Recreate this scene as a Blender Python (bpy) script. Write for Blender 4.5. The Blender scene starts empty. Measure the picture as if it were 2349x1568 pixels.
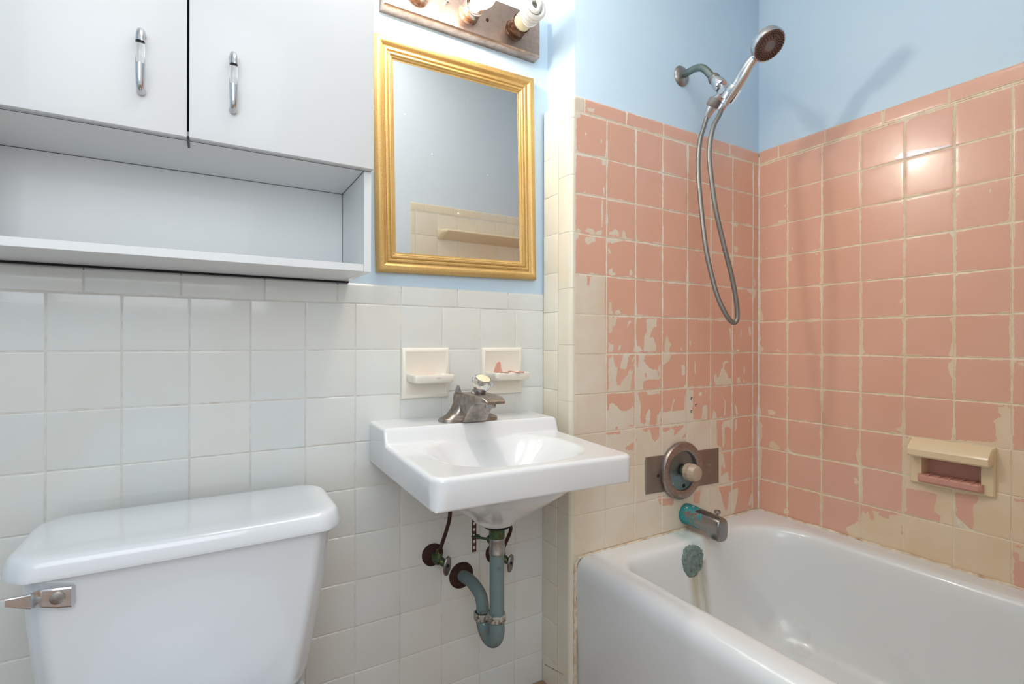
import bpy, bmesh, math, random
import numpy as np
from mathutils import Vector, Matrix

random.seed(7)
rng = np.random.default_rng(7)
scene = bpy.context.scene
COL = scene.collection
Z0 = 0.95                      # height of the tile row at eye level; object numbers below are relative to it

# ------------------------------------------------------------------ camera
cam_data = bpy.data.cameras.new('camera')
cam = bpy.data.objects.new('camera', cam_data)
COL.objects.link(cam)
cam_data.sensor_fit = 'HORIZONTAL'
cam_data.sensor_width = 36.0
cam_data.lens = 1175.66 * 36.0 / 2349.0
cam_data.clip_start = 0.01
R_ = Vector((0.85962928, -0.510911, 0.00273017))
U_ = Vector((-0.00209054, 0.00182628, 0.99999615))
F_ = Vector((0.510914016, 0.859631675, -0.000501848607))
m = Matrix.Identity(4)
for i in range(3):
    m[i][0] = R_[i]; m[i][1] = U_[i]; m[i][2] = -F_[i]
m.translation = Vector((0.24958224, -1.21802974, 0.02003565 + Z0))
cam.matrix_world = m
scene.camera = cam

# ------------------------------------------------------------------ view, world, large lights
scene.view_settings.view_transform = 'Standard'
scene.view_settings.look = 'None'
scene.view_settings.gamma = 1.0
scene.view_settings.use_curve_mapping = False
scene.view_settings.exposure = 0.0

world = bpy.data.worlds.new('world')
scene.world = world
world.use_nodes = True
wbg = world.node_tree.nodes['Background']
wbg.inputs[0].default_value = (0.93, 0.97, 1.0, 1)
wbg.inputs[1].default_value = 0.85

def area(name, loc, target, sx, sy, power, color):
    ld = bpy.data.lights.new(name, 'AREA')
    ld.shape = 'RECTANGLE'; ld.size = sx; ld.size_y = sy
    ld.energy = power; ld.color = color
    o = bpy.data.objects.new(name, ld); COL.objects.link(o)
    o.location = loc
    d = Vector(target) - Vector(loc)
    o.rotation_euler = d.to_track_quat('-Z', 'Y').to_euler()
    return o

area('ceiling_fill', (0.65, -0.7, 2.38), (0.65, -0.6999, 0.0), 0.8, 0.6, 7.0, (1.0, 0.98, 0.95))  # unseen fill lamp, added under the ceiling to brighten the room
area('doorway_fill', (0.0, -1.9, 1.75), (0.5, 0.0, 0.85), 1.0, 1.0, 9.5, (0.92, 0.965, 1.0))  # added soft fill from behind the camera, no fixture there

# ------------------------------------------------------------------ materials
def lin(c):
    return tuple(((v/255.0)/12.92 if v/255.0 <= 0.04045 else ((v/255.0+0.055)/1.055)**2.4) for v in c) + (1.0,)

class NT:
    """small helper around a material's node tree"""
    def __init__(self, name):
        self.mat = bpy.data.materials.new(name)
        self.mat.use_nodes = True
        self.t = self.mat.node_tree
        self.b = self.t.nodes['Principled BSDF']
    def n(self, typ, **kw):
        nd = self.t.nodes.new(typ)
        for k, v in kw.items():
            if k.startswith('i_'):
                key = k[2:]
                key = int(key) if key.isdigit() else key.replace('_', ' ')
                nd.inputs[key].default_value = v
            else:
                setattr(nd, k, v)
        return nd
    def l(self, a, b):
        self.t.links.new(a, b)
    def val(self, x, sock):
        if isinstance(x, (int, float)):
            sock.default_value = x
        else:
            self.l(x, sock)
    def math(self, op, a, b=0.0, c=0.0):
        nd = self.n('ShaderNodeMath', operation=op)
        self.val(a, nd.inputs[0]); self.val(b, nd.inputs[1]); self.val(c, nd.inputs[2])
        return nd.outputs[0]
    def ramp(self, x, lo, hi, a=0.0, b=1.0):
        nd = self.n('ShaderNodeMapRange', clamp=True)
        self.val(x, nd.inputs[0])
        nd.inputs[1].default_value = lo; nd.inputs[2].default_value = hi
        nd.inputs[3].default_value = a; nd.inputs[4].default_value = b
        return nd.outputs[0]
    def coords(self, scale=(1, 1, 1)):
        tc = self.n('ShaderNodeTexCoord')
        mp = self.n('ShaderNodeMapping')
        mp.inputs['Scale'].default_value = scale
        self.l(tc.outputs['Object'], mp.inputs[0])
        return mp.outputs[0]
    def noise(self, scale, detail=2.0, rough=0.5, vec=None, stretch=(1, 1, 1), dist=0.0):
        nd = self.n('ShaderNodeTexNoise')
        nd.inputs['Scale'].default_value = scale
        nd.inputs['Detail'].default_value = detail
        nd.inputs['Roughness'].default_value = rough
        nd.inputs['Distortion'].default_value = dist
        self.l(vec if vec else self.coords(stretch), nd.inputs['Vector'])
        return nd.outputs['Fac']
    def mix(self, f, a, b):
        nd = self.n('ShaderNodeMix', data_type='RGBA')
        self.val(f, nd.inputs[0])
        for s, x in ((nd.inputs[6], a), (nd.inputs[7], b)):
            if isinstance(x, tuple): s.default_value = x
            else: self.l(x, s)
        return nd.outputs[2]
    def bump(self, h, strength=0.2, dist=0.001):
        nd = self.n('ShaderNodeBump')
        nd.inputs['Strength'].default_value = strength
        nd.inputs['Distance'].default_value = dist
        self.l(h, nd.inputs['Height'])
        self.l(nd.outputs[0], self.b.inputs['Normal'])
    def set(self, **kw):
        for k, v in kw.items():
            s = self.b.inputs[k.replace('_', ' ')]
            if isinstance(v, (int, float)) or isinstance(v, tuple): s.default_value = v
            else: self.l(v, s)
        return self.mat
    def attr(self, name):
        nd = self.n('ShaderNodeAttribute', attribute_name=name)
        return nd.outputs['Fac']

def simple(name, rgb, rough=0.4, metal=0.0, var=0.06, scale=18.0, bump=0.0, bscale=60, **kw):
    t = NT(name)
    c = lin(rgb)
    d = tuple(max(0, x*(1-var)) for x in c[:3]) + (1,)
    n = t.noise(scale, 4)
    t.set(Base_Color=t.mix(t.ramp(n, 0.35, 0.65), c, d), Roughness=rough, Metallic=metal, **kw)
    if bump: t.bump(t.noise(bscale, 2), bump, 0.002)
    return t.mat

def mat_blue_paint():
    t = NT('blue_wall_paint')
    n = t.noise(5, 4)
    t.set(Base_Color=t.mix(t.ramp(n, 0.3, 0.7), lin((193, 217, 236)), lin((198, 219, 235))), Roughness=0.42)
    h = t.math('ADD', t.noise(22, 3), t.math('MULTIPLY', t.noise(140, 2), 0.25))
    t.bump(h, 0.35, 0.003)
    return t.mat

def mat_cream_tile(name='cream_glazed_tile', a=(216, 221, 220), b=(213, 213, 207)):
    t = NT(name)
    n = t.noise(6, 4)
    base = t.mix(t.ramp(n, 0.35, 0.7), lin(a), lin(b))
    rnd = t.attr('rnd')
    base = t.mix(t.math('MULTIPLY', rnd, 0.35), base, lin((228, 226, 218)))
    dirt = t.math('MULTIPLY', t.ramp(t.noise(55, 5, 0.7, stretch=(1, 1, .25)), 0.74, 0.80), 0.35)
    base = t.mix(dirt, base, lin((150, 120, 90)))
    t.set(Base_Color=base, Roughness=0.16, Coat_Weight=0.25, Coat_Roughness=0.06)
    t.bump(t.noise(60, 2), 0.10, 0.002)
    return t.mat

def mat_peel_tile(name='peeling_pink_tile', ca=(228, 218, 203), cb=(222, 206, 184)):
    """pink paint flaking off cream glazed tile; attributes (m): peel = signed distance into a bare area, edge = distance to tile edge"""
    t = NT(name)
    peel = t.math('MULTIPLY', t.attr('peel'), 1000.0)
    edge = t.math('MULTIPLY', t.attr('edge'), 1000.0)
    nA = t.noise(38, 6, 0.62, stretch=(1, 1, .55))
    nB = t.noise(190, 5, 0.7, stretch=(1, 1, .6))
    nC = t.noise(16, 6, 0.7)
    nD = t.noise(75, 5, 0.6, stretch=(1.3, 1.3, .5))
    amp = t.math('ADD', t.math('MULTIPLY', t.math('SUBTRACT', nA, 0.5), 8.0), t.math('MULTIPLY', t.math('SUBTRACT', nB, 0.5), 11.0))
    bare1 = t.math('GREATER_THAN', t.math('ADD', peel, amp), 0.4)
    wid = t.math('ADD', 1.25, t.math('MULTIPLY', t.math('MAXIMUM', t.math('SUBTRACT', nC, 0.46), 0.0), 22.0))
    wid = t.math('ADD', wid, t.math('MULTIPLY', t.math('SUBTRACT', nB, 0.5), 4.5))
    inside = t.math('LESS_THAN', peel, 3.0)
    bare2 = t.math('MULTIPLY', t.math('LESS_THAN', edge, wid), inside)
    bare3 = t.math('GREATER_THAN', t.math('ADD', nD, t.math('MULTIPLY', nC, 0.25)), 0.895)
    bare = t.math('MAXIMUM', t.math('MAXIMUM', bare1, bare2), bare3)
    v = t.ramp(t.noise(7, 4), 0.3, 0.7)
    pink = t.mix(v, lin((226, 179, 159)), lin((221, 172, 151)))
    pink = t.mix(t.math('MULTIPLY', t.attr('rnd'), 0.5), pink, lin((223, 170, 144)))
    cream = t.mix(t.ramp(t.noise(9, 4), 0.35, 0.7), lin(ca), lin(cb))
    grime = t.math('MULTIPLY', t.ramp(t.noise(48, 5, .7), 0.72, 0.8), 0.4)
    cream = t.mix(grime, cream, lin((140, 112, 84)))
    smear = t.math('GREATER_THAN', t.math('ADD', t.math('MULTIPLY', t.attr('smear'), 1000.0), t.math('MULTIPLY', t.math('SUBTRACT', nA, .5), 10.0)), 0.0)
    pink = t.mix(smear, pink, lin((206, 198, 206)))
    t.set(Base_Color=t.mix(bare, pink, cream),
          Roughness=t.math('ADD', 0.2, t.math('MULTIPLY', nB, 0.06)), Coat_Weight=0.15, Coat_Roughness=0.08)
    h = t.math('ADD', t.math('MULTIPLY', bare, -0.12), t.math('MULTIPLY', t.noise(45, 2), 0.55))
    t.bump(h, 0.22, 0.0022)
    return t.mat

def mat_grout(name, a, b, rough=0.6):
    t = NT(name)
    n = t.noise(30, 6, 0.65)
    t.set(Base_Color=t.mix(t.ramp(n, 0.42, 0.72), lin(a), lin(b)), Roughness=rough)
    return t.mat

def mat_porcelain(name, rgb=(228, 230, 232)):
    t = NT(name)
    n = t.noise(3, 3)
    t.set(Base_Color=t.mix(t.ramp(n, .3, .7), lin(rgb), lin(tuple(x-4 for x in rgb))), Roughness=0.18,
          Coat_Weight=0.6, Coat_Roughness=0.04, Specular_IOR_Level=0.5)
    return t.mat

def mat_tub():
    t = NT('worn_tub_enamel')
    tc = t.n('ShaderNodeTexCoord')
    sep = t.n('ShaderNodeSeparateXYZ'); t.l(tc.outputs['Object'], sep.inputs[0])
    x, y, z = sep.outputs
    n = t.noise(2.5, 1)
    base = t.mix(n, lin((231, 235, 237)), lin((223, 227, 228)))
    # rust and mineral runs under the overflow plate (object origin: floor level, overflow at x=1.556)
    nz = t.noise(40, 5, .65, stretch=(1, .5, .12))
    def run(cx, w, z0, z1, k):
        dx = t.math('ABSOLUTE', t.math('SUBTRACT', x, cx))
        f = t.ramp(dx, w, w*0.2)
        f = t.math('MULTIPLY', f, t.ramp(z, z0, z1))
        f = t.math('MULTIPLY', f, t.ramp(z, z1+.002, z1-.004))
        f = t.math('MULTIPLY', f, t.ramp(y, -0.36, -0.28))
        return t.math('MULTIPLY', t.math('MULTIPLY', f, t.ramp(nz, .22, .62)), k)
    base = t.mix(run(1.458, .036, .02, .335, 0.95), base, lin((170, 160, 104)))
    base = t.mix(run(1.492, .022, .03, .335, 0.7), base, lin((150, 140, 110)))
    base = t.mix(run(1.475, .045, .30, .40, 0.5), base, lin((150, 190, 180)))
    base = t.mix(run(1.52, .022, .30, .40, 0.45), base, lin((196, 170, 122)))
    scuff = t.math('MULTIPLY', t.math('MULTIPLY', t.ramp(t.noise(9, 6, .7), .5, .78), t.ramp(z, .2, .07)), t.ramp(x, 1.15, 1.22))
    base = t.mix(t.math('MULTIPLY', scuff, .45), base, lin((165, 166, 162)))
    t.set(Base_Color=base, Roughness=t.math('ADD', .17, t.math('MULTIPLY', n, .12)), Coat_Weight=0.35, Coat_Roughness=0.08)
    return t.mat

def mat_metal(name, rgb, rough=0.2, var=0.25, scale=40, bump=0.0):
    t = NT(name)
    n = t.noise(scale, 5, .6)
    c = lin(rgb); d = tuple(x*(1-var) for x in c[:3]) + (1,)
    t.set(Base_Color=t.mix(t.ramp(n, .4, .7), c, d), Metallic=1.0, Roughness=t.ramp(n, .35, .7, rough, min(1, rough+.2)))
    if bump: t.bump(t.noise(scale*2.5, 3), bump, 0.001)
    return t.mat

def mat_corroded(name, metal, patina, pale, amount, scale, grad=None):
    """tarnished chrome with patina blotches; grad = (axis, lo, hi): amount rises from lo to hi along the object axis"""
    t = NT(name)
    n = t.noise(scale, 7, .7)
    f = n
    if grad:
        tc = t.n('ShaderNodeTexCoord'); sep = t.n('ShaderNodeSeparateXYZ'); t.l(tc.outputs['Object'], sep.inputs[0])
        f = t.math('ADD', n, t.ramp(sep.outputs[grad[0]], grad[1], grad[2], -0.25, 0.28))
    mask = t.ramp(f, .62-amount*.3, .68-amount*.3)
    mask2 = t.math('MULTIPLY', t.ramp(t.noise(scale*1.7, 6, .7), .60, .66), mask)
    col = t.mix(mask, lin(metal), lin(patina))
    col = t.mix(mask2, col, lin(pale))
    t.set(Base_Color=col, Metallic=t.math('SUBTRACT', 0.95, t.math('MULTIPLY', mask, .95)),
          Roughness=t.math('ADD', .25, t.math('MULTIPLY', mask, .45)))
    t.bump(t.math('ADD', f, t.math('MULTIPLY', mask, .5)), .35, .0012)
    return t.mat

def mat_gold():
    t = NT('gilt_frame_paint')
    n = t.noise(520, 3, .6); n2 = t.noise(9, 4)
    c = t.mix(t.ramp(n, .42, .62), lin((206, 172, 112)), lin((188, 152, 92)))
    c = t.mix(t.math('MULTIPLY', t.ramp(n2, .45, .75), .35), c, lin((176, 132, 58)))
    t.set(Base_Color=c, Metallic=0.5, Roughness=0.4)
    t.bump(n, .12, .0006)
    return t.mat

def mat_mirror():
    t = NT('mirror_silvering')
    n = t.noise(70, 2)
    spots = t.math('GREATER_THAN', n, 0.775)
    t.set(Base_Color=t.mix(spots, (0.80, 0.82, 0.83, 1), (0.9, 0.9, 0.9, 1)), Metallic=t.math('SUBTRACT', 1.0, t.math('MULTIPLY', spots, .9)),
          Roughness=t.math('ADD', .015, t.math('MULTIPLY', spots, .5)))
    return t.mat

def mat_glass(name, rgb=(250, 250, 250), rough=0.05, trans=1.0):
    t = NT(name)
    n = t.noise(50, 2)
    t.set(Base_Color=lin(rgb), Roughness=t.ramp(n, .3, .7, rough, rough+.05), Transmission_Weight=trans, IOR=1.45)
    return t.mat

def mat_glow(name, rgb, strength, base=(245, 245, 240)):
    t = NT(name)
    n = t.noise(20, 2)
    t.set(Base_Color=t.mix(n, lin(base), lin(tuple(x-6 for x in base))), Roughness=.3,
          Emission_Color=lin(rgb), Emission_Strength=strength)
    return t.mat

def mat_hose():
    t = NT('braided_steel_hose')
    a = t.attr('along'); b = t.attr('around')
    w = t.math('SINE', t.math('ADD', t.math('MULTIPLY', a, 2800.0), t.math('MULTIPLY', b, 50.265)))
    w2 = t.math('SINE', t.math('SUBTRACT', t.math('MULTIPLY', a, 2800.0), t.math('MULTIPLY', b, 50.265)))
    h = t.math('MAXIMUM', w, w2)
    t.set(Base_Color=t.mix(t.ramp(h, .2, .9), lin((104, 103, 102)), lin((164, 162, 157))), Metallic=.85, Roughness=.38)
    t.bump(h, .25, .0004)
    return t.mat

M_BLUE = mat_blue_paint()
M_CEIL = simple('ceiling_white_paint', (238, 238, 234), .7, bump=.15)
M_OPP = simple('far_wall_blue_paint', (208, 215, 219), .6, var=.012)
M_FLOOR = simple('floor_tile', (166, 132, 104), .35)
M_TILE = mat_cream_tile()
M_TILE_C = mat_cream_tile('cream_glazed_tile_warm', (227, 222, 206), (223, 214, 194))
M_TILE_Y = mat_cream_tile('cream_glazed_tile_yellow', (229, 213, 184), (224, 205, 172))
M_PEEL = mat_peel_tile()
M_PEEL_WARM = mat_peel_tile('peeling_pink_tile_warm_light', (231, 211, 183), (225, 199, 163))  # warm light on the long wall is put into its cream colour
M_GROUT_W = mat_grout('white_grout', (220, 218, 212), (196, 188, 178))
M_GROUT_C = mat_grout('cream_grout', (230, 220, 200), (206, 186, 156))
M_LAM = simple('white_laminate', (227, 230, 231), .34, var=.03, scale=4, Coat_Weight=.15)
M_LAM_EDGE = simple('white_laminate_edge', (227, 230, 231), .4, var=.03)
M_DARK = simple('dark_gap', (18, 18, 19), .8)
M_SEAM = simple('laminate_seam_grey', (92, 94, 97), .7)  # plain grey for the panel joint lines and the divider stub
M_PORC = mat_porcelain('white_porcelain')
M_PORC_T = mat_porcelain('white_vitreous_china', (221, 225, 229))
M_CERAM = mat_porcelain('glazed_ceramic_fitting', (236, 230, 218))
M_CERAM_C = mat_porcelain('cream_ceramic_fitting', (233, 213, 176))
M_PINK = simple('pink_paint_flake', (210, 156, 142), .4)
M_TUB = mat_tub()
M_CHROME = mat_metal('chrome', (208, 210, 214), .1, .12)
M_CHROME_D = mat_metal('dull_chrome', (168, 162, 158), .28, .35, 60)
M_FAUCET = mat_metal('tarnished_faucet_chrome', (172, 162, 154), .26, .45, 55, .15)
M_PLATE = mat_metal('tarnished_cover_plate', (156, 146, 140), .38, .2, 9, .05)
M_ESC = mat_metal('speckled_escutcheon_ring', (170, 158, 152), .3, .32, 160, .06)
M_DISH = mat_corroded('blue_grey_patina', (122, 134, 138), (102, 126, 128), (176, 182, 178), .45, 26, (2, .03, -.07))
M_SPOUT = mat_corroded('verdigris_spout', (150, 146, 146), (42, 138, 140), (206, 204, 188), .05, 42, (1, -.01, .13))
M_OVER = mat_corroded('limescale_overflow', (124, 126, 124), (116, 138, 132), (186, 194, 188), .7, 85)
M_DRAIN = mat_corroded('oxidised_drain_pipe', (118, 134, 134), (108, 126, 126), (128, 118, 100), .8, 14)
M_BRASS = mat_corroded('green_brass', (86, 88, 50), (52, 84, 62), (96, 66, 40), .6, 60)
M_RUST = simple('rust', (62, 30, 20), .8, var=.5, scale=60, bump=.5, bscale=120)
M_TRAPNUT = mat_corroded('scaled_slip_nut', (150, 150, 144), (176, 168, 152), (128, 96, 66), .6, 80)
M_TUBE = mat_metal('brown_copper_tube', (92, 74, 64), .45, .3)
M_STRAP = simple('rusty_strap', (112, 82, 60), .75, var=.45, scale=90)
M_LIGHTPL = mat_metal('tarnished_light_plate', (176, 156, 146), .3, .3, 60, .05)
M_SOCKET = mat_corroded('rusty_chrome_socket', (170, 160, 152), (120, 80, 52), (84, 52, 34), .35, 30)
M_SOCKET_D = mat_metal('brown_chrome_socket', (120, 92, 76), .22, .4, 30)
M_GOLD = mat_gold()
M_MIRROR = mat_mirror()
M_ACRYL = mat_glass('clear_acrylic')
M_ACRYL_F = mat_glass('frosted_acrylic', (214, 192, 170), .3, .35)
M_BULB_ON = mat_glow('lit_bulb_tube', (255, 243, 226), 300.0)
M_BULB_MID = mat_glow('dim_bulb_tube', (255, 248, 238), 8.0)
M_BULB_OFF = mat_porcelain('frosted_bulb_tube', (240, 240, 236))
M_BALLAST = simple('ivory_bulb_collar', (232, 222, 190), .4)
M_HOSE = mat_hose()
M_RUBBER = simple('grey_plastic', (120, 116, 116), .5)
M_NOZ = simple('dark_nozzle_rubber', (62, 44, 40), .5, var=.3)
M_NOZPL = simple('brown_spray_plate', (120, 92, 86), .35, var=.3, scale=90)
M_CAULK = mat_grout('stained_caulk', (232, 220, 200), (176, 138, 96))
M_CAULK_C = mat_grout('corner_caulk', (232, 226, 214), (214, 200, 180))
M_CAULK_D = mat_grout('mouldy_caulk', (170, 150, 130), (70, 58, 50))
M_GOLD_IN = M_GOLD

# ------------------------------------------------------------------ mesh helpers
class MB:
    """collects verts and faces (frame coordinates) and links them as ONE mesh object"""
    def __init__(self):
        self.v = []; self.f = []; self.mi = []; self.att = {}
    def add(self, vs, fs, mi=0):
        o = len(self.v)
        self.v += [tuple(float(c) for c in p) for p in vs]
        self.f += [tuple(i + o for i in f) for f in fs]
        self.mi += [mi] * len(fs)
        return self
    def xf(self, mat):
        self.v = [tuple(mat @ Vector(p)) for p in self.v]
        return self

ORG = {}
def tag(o, label=None, cat=None, group=None, kind=None):
    if label: o['label'] = label
    if cat: o['category'] = cat
    if group: o['group'] = group
    if kind: o['kind'] = kind
    return o

def thing(name, label, cat, loc, group=None):
    o = bpy.data.objects.new(name, None)
    o.empty_display_size = 0.05
    COL.objects.link(o)
    o.location = (loc[0], loc[1], loc[2] + Z0)
    ORG[o] = Vector(o.location)
    return tag(o, label, cat, group)

def part(name, mb, mats, parent=None, org=None, smooth=True, angle=38.0, label=None, fix=True):
    me = bpy.data.meshes.new(name)
    if org is None:
        if parent is not None and not mb.v: org = ORG[parent] - Vector((0, 0, Z0))
        else:
            a = np.array(mb.v)
            c = (a.min(0) + a.max(0)) / 2
            org = Vector((c[0], c[1], c[2] if parent is not None else a[:, 2].min()))
    org = Vector(org)
    me.from_pydata([tuple(Vector(p) - org) for p in mb.v], [], mb.f)
    for mt in (mats if isinstance(mats, (list, tuple)) else [mats]):
        me.materials.append(mt)
    for p, i in zip(me.polygons, mb.mi): p.material_index = i
    for k, arr in mb.att.items():
        at = me.attributes.new(k, 'FLOAT', 'POINT')
        at.data.foreach_set('value', np.asarray(arr, dtype=np.float32))
    if fix:
        bm = bmesh.new(); bm.from_mesh(me)
        bmesh.ops.recalc_face_normals(bm, faces=bm.faces)
        bm.to_mesh(me); bm.free()
    if smooth:
        me.shade_smooth()
        me.set_sharp_from_angle(angle=math.radians(angle))
    o = bpy.data.objects.new(name, me)
    COL.objects.link(o)
    w = org + Vector((0, 0, Z0))
    if parent is not None:
        o.parent = parent
        o.location = w - ORG[parent]
    else:
        o.location = w
    ORG[o] = w
    if label: o['label'] = label
    return o

def structure(name, mb, mats, parent=None, **kw):
    o = part(name, mb, mats, parent, **kw)
    o['kind'] = 'structure'
    return o

def copy_tree(o, parent=None):
    c = o.copy(); COL.objects.link(c)
    c.parent = parent
    if parent is not None: c.matrix_parent_inverse = o.matrix_parent_inverse.copy()
    for ch in [x for x in bpy.data.objects if x.parent == o]:
        copy_tree(ch, c)
    return c

def bm_out(bm):
    bm.verts.ensure_lookup_table()
    for i, v in enumerate(bm.verts): v.index = i
    vs = [v.co.copy() for v in bm.verts]
    fs = [[v.index for v in f.verts] for f in bm.faces]
    bm.free()
    return vs, fs

def box(x0, x1, y0, y1, z0, z1, b=0.0, seg=2):
    bm = bmesh.new()
    bmesh.ops.create_cube(bm, size=1.0)
    for v in bm.verts:
        v.co = Vector((x0 if v.co.x < 0 else x1, y0 if v.co.y < 0 else y1, z0 if v.co.z < 0 else z1))
    if b > 0:
        bmesh.ops.bevel(bm, geom=bm.edges[:], offset=b, segments=seg, affect='EDGES', profile=0.5)
    return bm_out(bm)

def frame_of(d, up=(0, 0, 1)):
    d = Vector(d).normalized()
    u = Vector(up)
    if abs(d.dot(u)) > 0.95: u = Vector((1, 0, 0))
    a = u.cross(d).normalized()
    return a, d.cross(a).normalized()

def lathe(c, axis, prof, n=32, up=(0, 0, 1), sx=1.0, sy=1.0, wob=None):
    """profile = [(radius, distance along axis)]; ends with radius 0 are closed to a point"""
    c = Vector(c); ax = Vector(axis).normalized(); a, b = frame_of(ax, up)
    vs = []; fs = []; rings = []
    for k, (r, h) in enumerate(prof):
        if r <= 1e-6:
            vs.append(c + ax*h); rings.append([len(vs)-1]); continue
        ring = []
        for i in range(n):
            th = 2*math.pi*i/n
            rr = r * (wob(th, k) if wob else 1.0)
            vs.append(c + ax*h + a*(rr*sx*math.cos(th)) + b*(rr*sy*math.sin(th)))
            ring.append(len(vs)-1)
        rings.append(ring)
    for p, q in zip(rings, rings[1:]):
        if len(p) == 1 and len(q) == 1: continue
        for i in range(n):
            j = (i+1) % n
            if len(p) == 1: fs.append((p[0], q[i], q[j]))
            elif len(q) == 1: fs.append((p[i], q[0], p[j]))
            else: fs.append((p[i], q[i], q[j], p[j]))
    for rg, rev in ((rings[0], True), (rings[-1], False)):
        if len(rg) > 1: fs.append(tuple(rg[::-1]) if rev else tuple(rg))
    return vs, fs

def spline(pts, k=8):
    P = [Vector(p) for p in pts]
    P = [P[0]*2 - P[1]] + P + [P[-1]*2 - P[-2]]
    out = []
    for i in range(1, len(P)-2):
        a, b, c, d = P[i-1:i+3]
        for j in range(k):
            t = j/k
            out.append(0.5*((2*b) + (c-a)*t + (2*a-5*b+4*c-d)*t*t + (3*b-3*c+d-a)*t**3))
    out.append(P[-2])
    return out

def tube(path, r, n=16, cap=True, sq=None):
    """r: number or list; sq(t)->(sx,sy) optional cross section scale; returns verts, faces, along, around"""
    P = [Vector(p) for p in path]
    T = [(P[min(i+1, len(P)-1)] - P[max(i-1, 0)]).normalized() for i in range(len(P))]
    a, b = frame_of(T[0])
    vs = []; fs = []; al = []; ar = []
    s = 0.0
    for i, p in enumerate(P):
        if i:
            s += (p - P[i-1]).length
            a = (a - T[i]*a.dot(T[i])).normalized(); b = T[i].cross(a).normalized()
        rr = r[i] if isinstance(r, (list, tuple)) else r
        sx, sy = sq(i/(len(P)-1)) if sq else (1, 1)
        for k in range(n):
            th = 2*math.pi*k/n
            vs.append(p + a*(rr*sx*math.cos(th)) + b*(rr*sy*math.sin(th))); al.append(s); ar.append(k/n)
    for i in range(len(P)-1):
        for k in range(n):
            j = (k+1) % n
            fs.append((i*n+k, i*n+j, (i+1)*n+j, (i+1)*n+k))
    if cap:
        fs.append(tuple(range(n))[::-1]); fs.append(tuple((len(P)-1)*n + k for k in range(n)))
    return vs, fs, al, ar

def loft(rings, cap0=True, cap1=True):
    n = len(rings[0]); vs = [p for r in rings for p in r]; fs = []
    for i in range(len(rings)-1):
        for k in range(n):
            j = (k+1) % n
            fs.append((i*n+k, i*n+j, (i+1)*n+j, (i+1)*n+k))
    if cap0: fs.append(tuple(range(n))[::-1])
    if cap1: fs.append(tuple((len(rings)-1)*n + k for k in range(n)))
    return vs, fs

def rrect(x0, x1, y0, y1, z, r, n=8, bow=0.0):
    """closed ring of a rounded rectangle in plan; r = radius or 4 radii (x1y1, x0y1, x0y0, x1y0); bow swells the y0 side"""
    rs = r if isinstance(r, (list, tuple)) else (r,)*4
    out = []
    for (cx, cy, sx, sy, a0), rr in zip(((x1, y1, -1, -1, 0), (x0, y1, 1, -1, 90), (x0, y0, 1, 1, 180), (x1, y0, -1, 1, 270)), rs):
        for i in range(n+1):
            th = math.radians(a0 + 90*i/n)
            out.append([cx + sx*rr + rr*math.cos(th), cy + sy*rr + rr*math.sin(th), z])
    if bow:
        mx, hw, my = (x0+x1)/2, (x1-x0)/2, (y0+y1)/2
        for p in out:
            if p[1] < my: p[1] -= bow*max(0, 1-((p[0]-mx)/hw)**2)*min(1, (my-p[1])/(my-y0))
    # subdivide the long sides so that lofts and bows stay smooth
    res = []
    N = len(out)
    for i in range(N):
        a, b = out[i], out[(i+1) % N]
        res.append(Vector(a))
        if (i+1) % (n+1) == 0:
            for k in range(1, 10): res.append(Vector(a).lerp(Vector(b), k/10))
    if bow:
        mx, hw, my = (x0+x1)/2, (x1-x0)/2, (y0+y1)/2
        for p in res:
            if abs(p.y - (y0 - 0)) < abs(bow) + 1e-4 and p.y < my:
                p.y = y0 - bow*max(0, 1-((p.x-mx)/hw)**2)
    return res

# ------------------------------------------------------------------ tile cladding
def sd_poly(px, py, poly):
    """signed distance, positive inside"""
    d = np.full(px.shape, 1e9); ins = np.zeros(px.shape, bool)
    n = len(poly)
    for i in range(n):
        ax, ay = poly[i]; bx, by = poly[(i+1) % n]
        ex, ey = bx-ax, by-ay
        L = ex*ex + ey*ey + 1e-12
        t = np.clip(((px-ax)*ex + (py-ay)*ey)/L, 0, 1)
        d = np.minimum(d, np.hypot(px-ax-t*ex, py-ay-t*ey))
        c = ((ay > py) != (by > py)) & (px < (bx-ax)*(py-ay)/((by-ay) if abs(by-ay) > 1e-9 else 1e-9) + ax)
        ins ^= c
    return np.where(ins, d, -d)

def peel_field(px, py, txt):
    f = np.full(px.shape, -0.03)
    for ln in txt.strip().splitlines():
        poly = [tuple(float(c)/1000 for c in s.split(',')) for s in ln[1:].split()]
        s = sd_poly(px, py, poly)
        f = np.maximum(f, s) if ln[0] == '+' else np.minimum(f, -s)
    return np.clip(f, -0.03, 0.03)

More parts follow.
